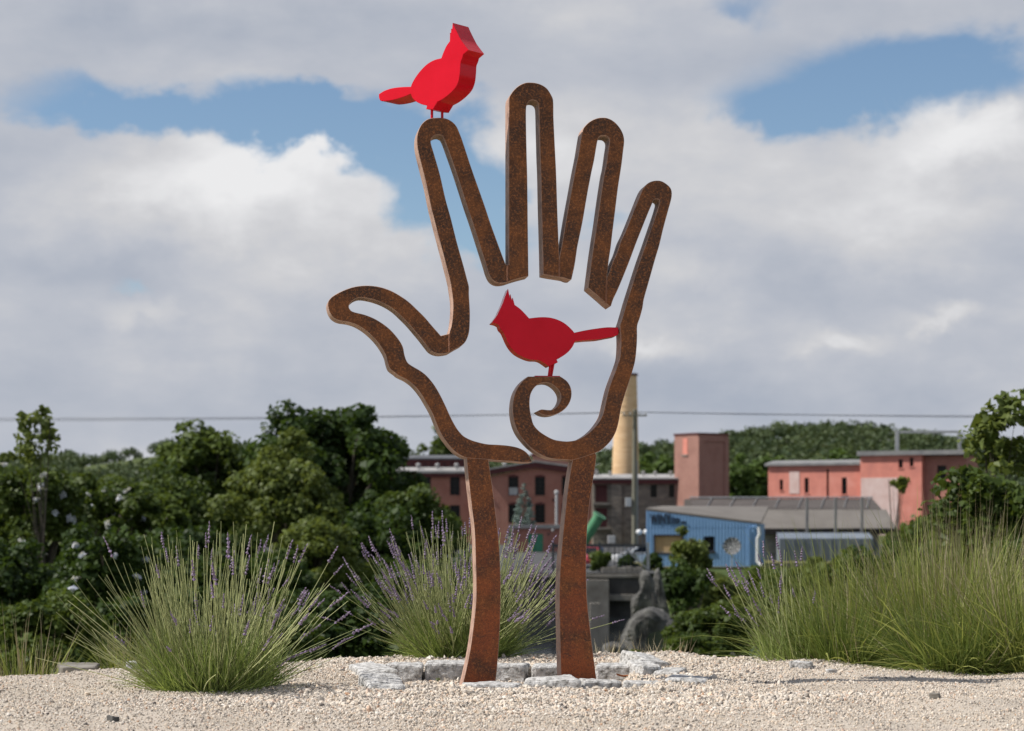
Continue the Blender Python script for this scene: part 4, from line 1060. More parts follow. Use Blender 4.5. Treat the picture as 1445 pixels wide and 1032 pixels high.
# small weeds on the crest and inside the ring
def weed(label, X, d, h, seed, n=9):
    rg = np.random.default_rng(seed)
    root = thing('weed', label, 'plant', (X, CAMY + d, float(height(X, d))), 0, 'small weeds in the gravel')
    c_ = rg.normal(0, h * 0.35, (n, 3)) * np.array([1, 1, 0]) + np.array([0, 0, h * 0.6])
    v, f, tn = leaf_cloud(c_, np.full(n, h * 0.35), 3, h * 0.55, rg)
    stuff(link('leaves', np_mesh('leaves', v, f, tn), 'leaf_pale' if seed % 2 else 'leaf_light', root))
    tb = MB()
    for k in range(3): tb.tube([(0, 0, -0.01), tuple(c_[k])], 0.0016, 4)
    tb.build('stem', 'stem_green', root)
weed('tiny green sprout against a granite block inside the ring', pxX(618, 10.76), 10.74, 0.03, 71, 4)
weed('tiny yellow-green sprout at the outer corner of the sloping block', pxX(517, 9.66), 9.62, 0.022, 73, 4)
weed('leafy bright weed on the crest below the overhanging boulder', pxX(896, 12.1), 12.1, 0.06, 74, 9)
weed('low weed on the crest beside the bright leafy one', pxX(925, 12.1), 12.12, 0.035, 76, 6)
weed('small weed among pebbles near the brown dry leaf', pxX(901, 10.5), 10.4, 0.015, 77, 4)

# ------------------------------------------------------------------ rocks on the bank
def rock_from_outline(name, label, pts, d, depth, seed, amp=0.08):
    pc = P(sum(p[0] for p in pts) / len(pts), max(p[1] for p in pts), d)
    loop = smooth_loop([((x - 722.5) * d / F - pc.x, EYE - (y - HOR) * d / F - pc.z) for x, y in pts], 50, 3)
    bm = bmesh.new()
    n = len(loop); cx = sum(p[0] for p in loop) / n; cz = sum(p[1] for p in loop) / n
    rows = []
    for k, (yy, sc_) in enumerate(((-0.5, 0.55), (-0.44, 0.82), (-0.3, 0.95), (-0.1, 1.0), (0.1, 1.0), (0.3, 0.93), (0.45, 0.75), (0.5, 0.5))):
        rows.append([bm.verts.new((cx + (x - cx) * sc_, yy * depth, cz + (z - cz) * sc_)) for x, z in loop])
    for r0, r1 in zip(rows, rows[1:]):
        for j in range(n): bm.faces.new((r0[j], r0[(j + 1) % n], r1[(j + 1) % n], r1[j]))
    bm.faces.new(rows[0][::-1]); bm.faces.new(rows[-1])
    bmesh.ops.triangulate(bm, faces=bm.faces)
    bmesh.ops.subdivide_edges(bm, edges=bm.edges, cuts=2)
    off = Vector((seed * 3.1, seed, 0))
    for v in bm.verts:
        q_ = v.co * 2.2 + off
        v.co += mnoise.noise_vector(q_) * amp + mnoise.noise_vector(Vector((q_.x * 1.0, q_.y, q_.z * 4)) * 2.0) * amp * 0.35
    bmesh.ops.recalc_face_normals(bm, faces=bm.faces)
    me_ = bpy.data.meshes.new(name); bm.to_mesh(me_); bm.free()
    o = link(name, me_, 'boulder'); o.location = pc
    return tag(o, label, 'rock', 'rocks on the bank')
rock_from_outline('boulder', 'dark grey overhanging boulder slab on the bank beyond the gravel', [(874, 935), (877, 905), (882, 890), (893, 872), (905, 860), (920, 858), (940, 868), (957, 884), (945, 886), (926, 888), (913, 897), (904, 915), (899, 940)], 46, 1.1, 3)
rock_from_outline('boulder', 'weathered grey rock pinnacle above the overhanging boulder', [(890, 870), (893, 845), (902, 832), (905, 812), (909, 805), (917, 806), (921, 815), (925, 838), (932, 872)], 60, 0.9, 5, 0.07)
rock_from_outline('boulder', 'narrow leaning rock spire behind the weathered pinnacle', [(918, 875), (921, 830), (924, 806), (929, 801), (933, 812), (939, 840), (946, 875)], 62, 0.8, 8, 0.06)
rock_from_outline('boulder', 'low brown rock just below the crest beside the straighter leg', [(846, 935), (850, 914), (862, 906), (878, 908), (886, 918), (890, 940)], 38, 0.7, 9, 0.05)
rock_from_outline('boulder', 'flat brown rock on the bank under the wide bush', [(980, 945), (986, 926), (1005, 920), (1026, 922), (1034, 932), (1036, 948)], 40, 0.6, 12, 0.05)
rock_from_outline('boulder', 'pale rock by the water seen through lavender sprigs', [(1018, 950), (1022, 925), (1032, 915), (1046, 918), (1052, 930), (1055, 950)], 56, 0.8, 14, 0.05)

# ------------------------------------------------------------------ buildings
def wall_mesh(w, z0, z1, depth, holes, gable=None, reveal=0.25, top=None, sides=True):
    """front wall at y=0 with real openings, side and back walls behind it; x runs 0..w. top(x) gives a sloping head"""
    m_ = MB()
    xs_ = sorted({0, w} | {h[0] for h in holes} | {h[1] for h in holes}); zs_ = sorted({z0, z1} | {h[2] for h in holes} | {h[3] for h in holes})
    tz = top or (lambda x: z1)
    for i in range(len(xs_) - 1):
        for j in range(len(zs_) - 1):
            a0, a1, c0_, c1_ = xs_[i], xs_[i + 1], zs_[j], zs_[j + 1]
            if any(h[0] <= a0 and a1 <= h[1] and h[2] <= c0_ and c1_ <= h[3] for h in holes): continue
            if j == len(zs_) - 2: m_.quad((a0, 0, c0_), (a1, 0, c0_), (a1, 0, tz(a1)), (a0, 0, tz(a0)))
            else: m_.quad((a0, 0, c0_), (a1, 0, c0_), (a1, 0, c1_), (a0, 0, c1_))
    for (h0, h1, k0, k1) in [h[:4] for h in holes]:
        r_ = reveal
        m_.quad((h0, 0, k0), (h0, r_, k0), (h0, r_, k1), (h0, 0, k1)).quad((h1, 0, k0), (h1, 0, k1), (h1, r_, k1), (h1, r_, k0))
        m_.quad((h0, 0, k1), (h0, r_, k1), (h1, r_, k1), (h1, 0, k1)).quad((h0, 0, k0), (h1, 0, k0), (h1, r_, k0), (h0, r_, k0))
    if gable: m_.bm.faces.new([m_.bm.verts.new(p) for p in ((0, 0, z1), (w, 0, z1), (w * gable[0], 0, gable[1]))])
    if sides:
        m_.quad((0, depth, z0), (0, 0, z0), (0, 0, tz(0)), (0, depth, tz(0))).quad((w, 0, z0), (w, depth, z0), (w, depth, tz(w)), (w, 0, tz(w)))
        m_.quad((w, depth, z0), (0, depth, z0), (0, depth, tz(0)), (w, depth, tz(w)))
    return m_
def window(parent, h0, h1, k0, k1, reveal=0.25, bars=(1, 2), fm='frame_dark', sill='concrete', fw=0.07, pane='glass', arch=False):
    y_ = reveal - 0.06
    wn = MB(); wn.box(h0, h0 + fw, y_, y_ + .08, k0, k1).box(h1 - fw, h1, y_, y_ + .08, k0, k1).box(h0 + fw, h1 - fw, y_, y_ + .08, k1 - fw, k1).box(h0 + fw, h1 - fw, y_, y_ + .08, k0, k0 + fw)
    for i in range(1, bars[0] + 1):
        xx = h0 + (h1 - h0) * i / (bars[0] + 1); wn.box(xx - .025, xx + .025, y_ + .01, y_ + .06, k0 + fw, k1 - fw)
    win = wn.build('window', fm, parent)
    for j in range(1, bars[1] + 1):
        zz = k0 + (k1 - k0) * j / (bars[1] + 1)
        MB().box(h0 + fw, h1 - fw, y_ + .012, y_ + .055, zz - .025, zz + .025).build('glazing_bar', fm, win)
    MB().box(h0 + fw * .5, h1 - fw * .5, y_ + .065, y_ + .075, k0 + fw * .5, k1 - fw * .5).build('pane', pane, win)
    if sill: MB().box(h0 - .08, h1 + .08, -0.09, reveal - .08, k0 - .14, k0 - .003).build('sill', sill, win)
    return win
def PX(x, d): return (x - 722.5) * d / F
def PZ_(y, d): return EYE - (y - HOR) * d / F

# brick mill: long wing
D = 300; YG = -2.5
x0 = PX(500, D); root = thing('brick_mill', 'long red brick mill wing with white roof edge and clerestory, left of the gable', 'building', (x0, CAMY + D, YG), 0)
ww = PX(689, D) - x0; ze = PZ_(674, D) - YG
hs = []
for xc in (525, 562, 601, 642):
    for (ya, yb) in ((672.5, 699), (713, 739), (753, 772)):
        hs.append((PX(xc - 7, D) - x0, PX(xc + 7, D) - x0, PZ_(yb, D) - YG, PZ_(ya, D) - YG))
ze2 = PZ_(668, D) - YG
wall_mesh(ww, 0, ze2, 16, hs).build('wall', 'brick', root)
for h in hs: window(root, *h, bars=(1, 3), sill='brick')
MB().prism_x([(-0.5, ze2 + .0), (-0.5, ze2 - .55), (-.02, ze2 - .55), (-.02, ze2)], -.4, ww - .02).build('eave_board', 'maroon', root)
MB().prism_x([(-0.75, ze2 + .003), (-0.75, ze2 + .35), (2.5, ze2 + .95), (16.2, ze2 + 1.3), (16.2, ze2 + .003)], -.6, ww - .03).build('roof', 'white_roof', root)
for xv in (590, 617, 644):
    xx = PX(xv, D) - x0
    MB().lathe([(.22, 0), (.22, .55), (.34, .6), (.34, .8), (.1, .95)], 10, (xx, 0.6, ze2 + .5)).build('roof_vent', 'white_roof', root)
ck = MB(); cz0 = ze2 + .9; cz1 = PZ_(648, D) - YG
wall_mesh(ww - 5.5, cz0, cz1, 7, []).build('clerestory_wall', 'maroon', root, loc=(5.5, 2.6, 0))
for k in range(14):
    MB().box(6.1 + k * .93, 6.1 + k * .93 + .12, 2.5, 2.59, cz0 + .15, cz1 - .4).build('clerestory_post', 'frame_dark', root)
MB().prism_x([(2.1, cz1 + .003), (2.1, cz1 + .2), (6, cz1 + .75), (10.2, cz1 + .2), (10.2, cz1 + .003)], 5.2, ww + .2).build('clerestory_roof', 'slate_roof', root)

# brick mill: gable wing
D = 297; x0 = PX(690, D); root = thing('brick_mill', 'red brick mill wing with low gable and dark red eaves behind the spruce', 'building', (x0, CAMY + D, YG), 0)
x1 = PX(836, D); ww = x1 - x0; ze = PZ_(673, D) - YG; zp = PZ_(660, D) - YG
hs = []
for xc in (724.5, 762, 800):
    for (ya, yb) in ((673.5, 699.5), (712.5, 738.5), (752, 772)):
        hs.append((PX(xc - 7.2, D) - x0, PX(xc + 7.2, D) - x0, PZ_(yb, D) - YG, PZ_(ya, D) - YG))
zt = PZ_(672, D) - YG
pk = (PX(755, D) - x0) / ww
wall_mesh(ww, 0, zt, 14, hs, gable=(pk, zp)).build('wall', 'brick', root)
for i, h in enumerate(hs):
    wn = window(root, *h, bars=(1, 3), sill='brick')
    MB().prism([(h[0] - .1, h[3] + .003), (h[1] + .1, h[3] + .003), (h[1] - .1, h[3] + .22), ((h[0] + h[1]) / 2, h[3] + .34), (h[0] + .1, h[3] + .22)], -.05, -.003).build('arch', 'maroon', wn)
    if i == 0: MB().box(h[0] + .12, h[1] - .12, .14, .17, h[2] + .1, h[2] + 1.1).build('blind', 'pale_grey', wn)
for (a_, c_) in (((0, zt), (ww * pk, zp)), ((ww * pk, zp), (ww, zt))):
    MB().prism([(a_[0] - (.6 if a_[0] == 0 else 0), a_[1]), (c_[0] + (.6 if c_[0] == ww else 0), c_[1]), (c_[0] + (.6 if c_[0] == ww else 0), c_[1] + .75), (a_[0] - (.6 if a_[0] == 0 else 0), a_[1] + .75)], -.6, -.01).build('eave_board', 'maroon', root)
MB().prism([(-.7, zt + .76), (ww * pk, zp + .76), (ww + .7, zt + .76), (ww + .7, zt + .95), (ww * pk, zp + .98), (-.7, zt + .95)], -.7, 14).build('roof', 'white_roof', root)
mb0 = PX(752, D + 6) - x0; mb1 = PX(812, D + 6) - x0
wall_mesh(mb1 - mb0, zt + .6, PZ_(644, D + 6) - YG, 5, []).build('rooftop_house', 'tower_brick', root, loc=(mb0, 6, 0))
MB().box(mb0 - .25, mb1 + .25, 5.75, 11.2, PZ_(644, D + 6) - YG + .003, PZ_(640, D + 6) - YG).build('rooftop_cap', 'maroon', root)
xx = PX(712, D) - x0
MB().lathe([(.2, 0), (.2, .5), (.36, .55), (.36, .75), (.1, .9)], 10, (xx, .4, zt + 1.1)).build('roof_vent', 'white_roof', root)
for (xa, ya) in ((681, 704), (695, 706), (781, 706), (819, 706)):
    MB().lathe([(.18, 0), (.22, .02), (.22, .08), (.08, .1)], 10).build('tie_rod_plate', 'maroon', root, loc=(PX(xa, D) - x0 if xa > 690 else .3, -.01, PZ_(ya, D) - YG)).rotation_euler = (R(90), 0, 0)

# stone mill
D = 292; x0 = PX(837, D); root = thing('stone_mill', 'grey fieldstone mill with dark red eaves and small dark windows', 'building', (x0, CAMY + D, YG), 0)
ww = PX(986, D) - x0; zt = PZ_(683, D) - YG
hs = [(PX(a_, D) - x0, PX(c_, D) - x0, PZ_(e_, D) - YG, PZ_(b_, D) - YG) for a_, b_, c_, e_ in ((918, 684.5, 927, 702), (944, 684.5, 953, 702), (918, 722, 927, 740), (944, 722, 953, 740), (840, 684.5, 857, 709), (840, 717, 857, 744))]
wall_mesh(ww, 0, zt, 12, hs, reveal=.4).build('wall', 'stone_wall', root)
for h in hs[:4]: window(root, *h, reveal=.4, bars=(1, 2), sill='concrete')
for h in hs[4:]:
    dr = MB().box(h[0], h[1], .3, .38, h[2], h[3]).build('loading_door', 'maroon', root)
    for k in range(1, 4):
        xx = h[0] + (h[1] - h[0]) * k / 4; MB().box(xx - .03, xx + .03, .27, .297, h[2], h[3]).build('plank_joint', 'frame_dark', dr)
    MB().box(h[0] - .4, h[1] + .4, -.9, -.003, h[2] - .35, h[2] - .12).build('landing', 'concrete', root)
MB().box(PX(862, D) - x0, PX(877, D) - x0, -.5, -.003, 0, zt - .1).build('buttress', 'stone_wall', root)
MB().prism_x([(-.5, zt + .003), (-.5, zt + .6), (-.02, zt + .6), (-.02, zt + .003)], -.2, ww - .1).build('eave_board', 'maroon', root)
MB().prism_x([(-.7, zt + .62), (-.7, zt + .8), (5, zt + 1.45), (12, zt + 1.6), (12, zt + .62)], -.3, ww - .2).build('roof', 'white_roof', root)
for xv in (843, 862, 909, 926, 948):
    MB().lathe([(.14, 0), (.14, .5), (.26, .55), (.26, .72), (.1, .8)], 10, (PX(xv, D) - x0, 2.0, zt + 1.0)).build('roof_vent', 'white_roof', root)
for (xa, xb, ya, yb) in ((914, 930, 712, 716), (942, 957, 712, 716)):
    MB().box(PX(xa, D) - x0, PX(xb, D) - x0, -.12, -.003, PZ_(yb, D) - YG, PZ_(ya, D) - YG).build('stone_lintel', 'concrete', root)

# brick tower, turned so that two faces show
D = 288; root = thing('brick_tower', 'square pink-red brick tower at the end of the stone mill', 'building', tuple(P(985, 767, D) * 1.0)[:2] + (YG,), R(35))
ht = PZ_(613, D) - YG; wr = 46 * D / F / math.cos(R(35)); wl = 30 * D / F / math.sin(R(35))
tw = MB(); tw.box(0, wr, 0, wl, 0, ht).build('wall', 'tower_brick', root)
MB().box(-.12, wr + .12, -.12, wl + .12, ht + .003, ht + .22).build('parapet_cap', 'maroon', root)
pz1 = ht - .35
for (a_, c_, e_, g_) in ((.003, .75, 0, pz1), (wr - .75, wr - .003, 0, pz1), (.76, wr - .76, pz1 - .55, pz1)):
    MB().box(a_, c_, -.16, -.003, e_, g_).build('brick_pier', 'tower_brick', root)
wz0, wz1 = PZ_(641, D) - YG, PZ_(618, D) - YG
wy = wl * (1 - (969 - 955) / 30)
wb = MB().box(-.06, -.003, wy - .5, wy + .5, wz0, wz1).build('bricked_window', 'salmon', root)
MB().box(-.14, -.062, wy - .62, wy + .62, wz0 - .2, wz0 - .003).build('sill', 'concrete', wb)

# chimney
D = 312; cx = PX(883, D)
root = thing('mill_chimney', 'tall tapering buff brick factory chimney behind the stone mill', 'chimney', (cx, CAMY + D, YG))
zt = PZ_(531, D) - YG; rb = 20.5 * D / F; rt = 15.6 * D / F
MB().lathe([(rb * 1.03, 0), (rb, 6), (rt + (rb - rt) * .45, zt * .6), (rt, zt)], 40).build('shaft', 'chimney_brick', root, smooth=True)
MB().lathe([(rt + .02, zt + .003), (rt + .16, zt + .05), (rt + .16, zt + .35), (rt - .3, zt + .36)], 40).build('cap', 'maroon', root)
for k in range(9):
    zz = 8 + k * (zt - 9) / 9; rr = rb + (rt - rb) * zz / zt
    MB().lathe([(rr - .1, zz), (rr + .045, zz + .02), (rr + .045, zz + .12), (rr - .1, zz + .14)], 40).build('iron_band', 'chimney_brick', root)

# salmon building (turned so that its front catches the sun)
D = 262; YG2 = -1.0; th_ = R(-24)
cs = math.cos(th_)
root = thing('salmon_building', 'salmon-painted long low building with slim dark windows behind the long roof', 'building', (PX(1084, D), CAMY + D, YG2), R(-28))
def sal(x): return (PX(x, D) - PX(1084, D)) / 0.88
ww = sal(1213); zt = PZ_(658, D) - YG2
hs = [(sal(a_), sal(c_), PZ_(e_, D) - YG2, PZ_(b_, D) - YG2) for a_, b_, c_, e_ in ((1099, 677, 1103.5, 692), (1131.5, 675, 1137, 696), (1179.5, 675, 1186, 698), (1203, 678, 1207, 694), (1160, 663, 1163, 710))]
wall_mesh(ww, 0, zt, 9, hs, reveal=.3).build('wall', 'salmon', root)
for h in hs: window(root, *h, reveal=.3, bars=(0, 1), sill='salmon', fw=.05)
MB().box(sal(1112), sal(1125), -.05, -.003, PZ_(697, D) - YG2, PZ_(666, D) - YG2).build('infill_panel', 'pale_plaster', root)
MB().prism_x([(-.4, zt + .003), (-.4, zt + .3), (3, zt + .75), (9.2, zt + .75), (9.2, zt + .003)], -.35, ww - .01).build('roof', 'grey_roof', root)
root2 = thing('salmon_building', 'taller salmon-painted block with pale plaster patch and side wall coloured as in shade', 'building', (PX(1213.5, D - 6), CAMY + D - 6.2, YG2), R(-28))
def sal2(x): return (PX(x, D - 6) - PX(1213.5, D - 6)) / 0.88
ww = sal2(1292); zt = PZ_(645, D - 2) - YG2
hs = [(sal2(a_), sal2(c_), PZ_(e_, D) - YG2, PZ_(b_, D) - YG2) for a_, b_, c_, e_ in ((1262.5, 651, 1268, 663), (1276.5, 649, 1281.5, 661))]
wall_mesh(ww, 0, zt, 7, hs, reveal=.3).build('wall', 'salmon', root2)
for h in hs: window(root2, *h, reveal=.3, bars=(0, 1), sill='salmon', fw=.05)
MB().box(sal2(1214.5), sal2(1262), -.05, -.003, 0, PZ_(676, D) - YG2).build('plaster_patch', 'pale_plaster', root2)
wall_mesh(sal2(1345) - ww, 0, zt - .1, 5, [(1.6, 2.7, PZ_(680, D) - YG2, PZ_(660, D) - YG2)]).build('side_wall', 'brick', root2, loc=(ww + .003, .9, 0))  # darker brick colour paints the shade on this salmon side wall
window(root2, ww + 1.6, ww + 2.7, PZ_(680, D) - YG2, PZ_(660, D) - YG2, sill=None).location = (0, .9, 0)
MB().box(-.3, sal2(1348), -.4, 7.3, zt + .003, zt + .55).build('roof', 'grey_roof', root2)
fr = thing('roof_frame', 'thin pale metal goal-like frame standing on the taller salmon block', 'frame', (PX(1266, D), CAMY + D, zt + YG2 + .55))
hF = PZ_(608, D) - (zt + YG2 + .55)
MB().box(-.22, .22, -.1, .1, 0, hF).build('post', 'pale_grey', fr)
MB().box(.23, PX(1352, D) - PX(1266, D), -.08, .08, hF - .3, hF).build('crossbar', 'pale_grey', fr)
MB().box(PX(1352, D) - PX(1266, D) + .003, PX(1352, D) - PX(1266, D) + .4, -.1, .1, 0, hF).build('post', 'pale_grey', fr)

# long-roofed shed
D = 172; YS = -2.45
xa = PX(1068, D); root = thing('long_shed', 'long low grey-blue shed under a wide tan and brown roof', 'building', (xa, CAMY + D, YS), 0)
ww = PX(1240, D) - xa; ze = PZ_(748, D) - YS
hs = [(.6, 2.1, PZ_(781, D) - YS, PZ_(757, D) - YS)]
wall_mesh(ww, 0, ze, 14, hs).build('wall', 'blue_grey', root)
lv = MB().box(.6, 2.1, .12, .2, hs[0][2], hs[0][3]).build('louvre', 'pale_grey', root)
for k in range(8):
    zz = hs[0][2] + .1 + k * (hs[0][3] - hs[0][2] - .2) / 8
    MB().prism_x([(.02, zz), (.118, zz + .1), (.118, zz + .13), (.02, zz + .03)], .66, 2.04).build('slat', 'pale_grey', lv)
x00 = PX(985, D) - xa; x11 = PX(1262, D) - xa; zr = PZ_(719, D + 3) - YS
rf = MB().prism_x([(-.9, ze - .3), (-.9, ze + .12), (3.6, zr), (3.6, zr - .4), (0, ze - .3)], -.3, x11).build('lower_roof', 'tan_roof', root)
MB().prism_x([(3.65, zr - .35), (3.65, zr + .05), (8, PZ_(704, D + 8) - YS), (14, PZ_(704, D + 8) - YS), (14, zr - .35)], x00, x11 - .4).build('upper_roof', 'brown_roof', root)
MB().box(-.3, x11, -1.0, -.91, ze - .35, ze + .1).build('gutter', 'frame_dark', root)
for xc in (1136, 1176, 1213):
    MB().box(PX(xc, D) - xa - .10, PX(xc, D) - xa + .10, -1.25, -1.02, 0, PZ_(702, D) - YS).build('post', 'grey_roof', root)
for k in range(8):
    xx = x00 + 1 + k * 1.9
    MB().tube([(xx, 3.8, zr + .12), (xx + .9, 7.9, PZ_(704, D + 8) - YS + .06)], .05, 5).build('roof_batten', 'grey_roof', root)
MB().tube([(x00, 7.9, PZ_(704, D + 8) - YS + .1), (x11 - .4, 7.9, PZ_(704, D + 8) - YS + .1)], .07, 5).build('ridge_rail', 'galvanised', root)
root3 = thing('corrugated_annex', 'grey corrugated lean-to standing against the front of the long shed', 'building', (PX(1100, D - 3), CAMY + D - 3, YS), 0)
wA = PX(1232, D - 3) - PX(1100, D - 3)
MB().prism_x([(0, 0), (0, PZ_(760, D - 3) - YS), (1.85, PZ_(752, D - 3) - YS), (1.85, 0)], 0, wA).build('wall', 'blue_grey', root3)
for k in range(10):
    xx = .4 + k * (wA - .8) / 9
    MB().box(xx - .05, xx + .05, -.06, -.003, 0, PZ_(760.5, D - 3) - YS).build('rib', 'blue_grey', root3)

# blue radio building
D = 150; YB = -2.45; xb = PX(912, D)
root = thing('blue_building', 'bright blue ribbed-siding building with black lettering and a boarded window', 'building', (xb, CAMY + D, YB), R(-9))
ww = PX(1067, D) - xb
zl, zr_ = PZ_(721, D) - YB, PZ_(740, D) - YB
hs = [(PX(924.5, D) - xb, PX(962, D) - xb, PZ_(780, D) - YB, PZ_(757, D) - YB), (PX(993, D) - xb, PX(1008, D) - xb, PZ_(778, D) - YB, PZ_(757, D) - YB)]
wall_mesh(ww, 0, zr_, 14, hs, top=lambda x: zl + (zr_ - zl) * x / ww, reveal=.18).build('wall', 'blue_siding', root)
bw = MB().box(hs[0][0], hs[0][1], .12, .17, hs[0][2], hs[0][3]).build('boarded_window', 'tan_board', root)
for (a_, c_, e_, g_) in ((hs[0][0] - .12, hs[0][0] - .003, hs[0][2] - .12, hs[0][3] + .12), (hs[0][1] + .003, hs[0][1] + .12, hs[0][2] - .12, hs[0][3] + .12), (hs[0][0], hs[0][1], hs[0][3] + .003, hs[0][3] + .12), (hs[0][0], hs[0][1], hs[0][2] - .12, hs[0][2] - .003)):
    MB().box(a_, c_, -.04, .1, e_, g_).build('frame', 'frame_dark', bw)
window(root, *hs[1], reveal=.18, bars=(1, 0), sill='frame_dark')
rz2 = PZ_(717.5, 164) - YB
rm = MB()
ro = .02; z_l = zl + .02; z_r = zr_ + .02
for dz in (0, .16):
    pass
vv = [(-.06, ro, z_l + .03), (ww + .3, ro, z_r - .01), (ww + .3, 14.2, rz2), (-.06, 14.2, rz2 + .05)]
rm.bm.faces.new([rm.bm.verts.new(p) for p in vv]); 
top_ = [(x, y, z + .14) for x, y, z in vv]
tv = [rm.bm.verts.new(p) for p in top_]; rm.bm.faces.new(tv)
rm.bm.verts.ensure_lookup_table()
for i in range(4):
    j = (i + 1) % 4; rm.bm.faces.new((rm.bm.verts[i], rm.bm.verts[j], rm.bm.verts[4 + j], rm.bm.verts[4 + i]))
rm.build('roof', 'tan_roof', root)
MB().box(.01, ww - .35, -.010, -.003, PZ_(745, D) - YB, PZ_(744, D) - YB).build('trim_strip', 'blue_siding', root)
MB().tube([(ww - .55, -.1, 0.1), (ww - .55, -.1, PZ_(747, D) - YB), (ww - .3, -.1, PZ_(744, D) - YB), (ww - .1, -.1, PZ_(743, D) - YB)], .07, 8).build('drain_pipe', 'blue_siding', root)
MB().tube([(ww + .15, -.25, zr_ - .2), (ww + .2, -.25, zr_ - .7), (ww + .05, -.2, zr_ - 1.0), (ww + .05, -.2, .35), (ww + .35, -.4, .1)], .1, 8).build('downspout', 'white_paint', root)
def lettering(txt, x, z, size, parent, xs_=1.0, name='lettering'):
    cu = bpy.data.curves.new('txt', 'FONT'); cu.body = txt; cu.size = size; cu.extrude = .03; cu.space_character = 1.12; cu.offset = .014 * size
    tmp = bpy.data.objects.new('tmp', cu); C.objects.link(tmp)
    me_ = bpy.data.meshes.new_from_object(tmp.evaluated_get(bpy.context.evaluated_depsgraph_get())); bpy.data.objects.remove(tmp)
    me_.transform(Matrix.Translation((x, -.036, z)) @ Matrix.Rotation(R(90), 4, 'X') @ Matrix.Diagonal((xs_, 1, 1, 1)))
    me_.materials.clear(); me_.materials.append(MATS['letter_black'])
    return link(name, me_, None, parent)
lettering('WINY', PX(917.5, D) - xb, PZ_(739.3, D) - YB, 1.0, root, .50)['label'] = 'tall condensed black letters on the blue wall'
lettering('1350', PX(943.5, D) - xb, PZ_(738.8, D) - YB, .56, root, .62)
lettering('am', PX(961.5, D) - xb, PZ_(738.8, D) - YB, .34, root, .75)
# satellite dish in front of it
dd = 146; dc = P(1033, 771, dd)
ds_ = thing('satellite_dish', 'round grey mesh satellite dish on a post before the blue building', 'dish', (dc.x, dc.y, -2.46))
hz = dc.z + 2.46
rr = 12.6 * dd / F
dm = MB().lathe([(.03, -.12)] + [(rr * t_, -.12 + .2 * t_ * t_) for t_ in (.2, .4, .6, .8, 1.0)] + [(rr * t_, -.10 + .2 * t_ * t_) for t_ in (1.0, .8, .6, .4, .2)] + [(.03, -.10)], 28)
do = dm.build('reflector', 'dish_mesh', ds_, smooth=True, loc=(0, 0, hz)); do.rotation_euler = (R(78), 0, R(-14))
for k in range(12):
    a_ = k * math.pi / 6
    MB().tube([(.05 * math.cos(a_), .05 * math.sin(a_), -.08), (rr * .6 * math.cos(a_), rr * .6 * math.sin(a_), -.02), (rr * math.cos(a_), rr * math.sin(a_), .105)], .026, 4).build('rib', 'pale_grey', do)
MB().tube([(0, 0, -.09), (0, 0, .38)], .03, 6).build('feed_arm', 'dark_metal', do)
MB().lathe([(.02, .38), (.07, .4), (.07, .5), (.02, .52)], 10).build('feed_horn', 'dark_metal', do)
MB().tube([(0, .12, 0), (0, .12, hz)], .06, 8).build('post', 'galvanised', ds_)

# small brick pump house with green door
D = 222; xb = PX(722, D); root = thing('pump_house', 'small brick building with green door and grey flat roof', 'building', (xb, CAMY + D, -2.5), 0)
ww = PX(812, D) - xb; zt = PZ_(746, D) + 2.5
dh = (PX(745, D) - xb, PX(766.5, D) - xb, .02, PZ_(753.5, D) + 2.5)
wall_mesh(ww, 0, zt, 6, [dh], reveal=.15).build('wall', 'brick', root)
dr = MB().box(dh[0] + .003, dh[1] - .003, .08, .14, 0.03, dh[3] - .003).build('door', 'green_paint', root)
MB().box((dh[0] + dh[1]) / 2 - .012, (dh[0] + dh[1]) / 2 + .012, .07, .078, 0.04, dh[3] - .05).build('door_joint', 'frame_dark', dr)
MB().lathe([(.03, 0), (.05, .02), (.05, .06), (.02, .08)], 8).build('handle', 'galvanised', dr, loc=(dh[1] - .2, .06, 1.0))
MB().box(-.3, ww + .3, -.35, 6.2, zt + .003, zt + .38).build('roof', 'grey_roof', root)
MB().box(.12, .62, -.2, -.003, 0, zt - .05).build('pilaster', 'tower_brick', root)
MB().lathe([(.04, 0), (.16, .05), (.16, .2), (.05, .25)], 12).build('wall_lamp', 'pale_grey', root, loc=(PX(780, D) - xb, -.26, PZ_(750, D) + 2.5))
MB().box(PX(773, D) - xb, PX(775.5, D) - xb, -.15, -.003, PZ_(755.5, D) + 2.5, PZ_(752.5, D) + 2.5).build('junction_box', 'dark_metal', root)
vp = thing('vent_pole', 'slender pale grey capped pipe rising behind the pump house', 'pole', (PX(785.3, 232), CAMY + 232, -2.5))
MB().tube([(0, 0, 0), (0, 0, PZ_(697, 232) + 2.5)], .15, 10).build('pipe', 'pale_grey', vp)
MB().lathe([(.16, 0), (.24, .05), (.24, .25), (.1, .4)], 12, (0, 0, PZ_(697, 232) + 2.5)).build('cap', 'pale_grey', vp)

# green slanting pipe
D = 240; a_ = P(846, 727, D); c_ = P(812, 783, D)
gp = thing('green_pipe', 'thick green slanting pipe with flanged end at the stone mill', 'pipe', (c_.x, c_.y, c_.z))
v0 = Vector((0, 0, 0)); v1 = a_ - c_; v1.y = -1.2
MB().tube([v0, v1], .62, 18).build('barrel', 'green_pipe', gp, smooth=True)
MB().tube([v1 * .965, v1 * 1.0], .80, 18).build('flange', 'green_pipe', gp)
MB().tube([v1 * .30, v1 * .315], .72, 18).build('flange', 'green_pipe', gp)
MB().tube([(v1.x * .5, v1.y * .5, v1.z * .5), (v1.x * .5, v1.y * .5, -2.5 - c_.z)], .12, 8).build('support', 'dark_metal', gp)

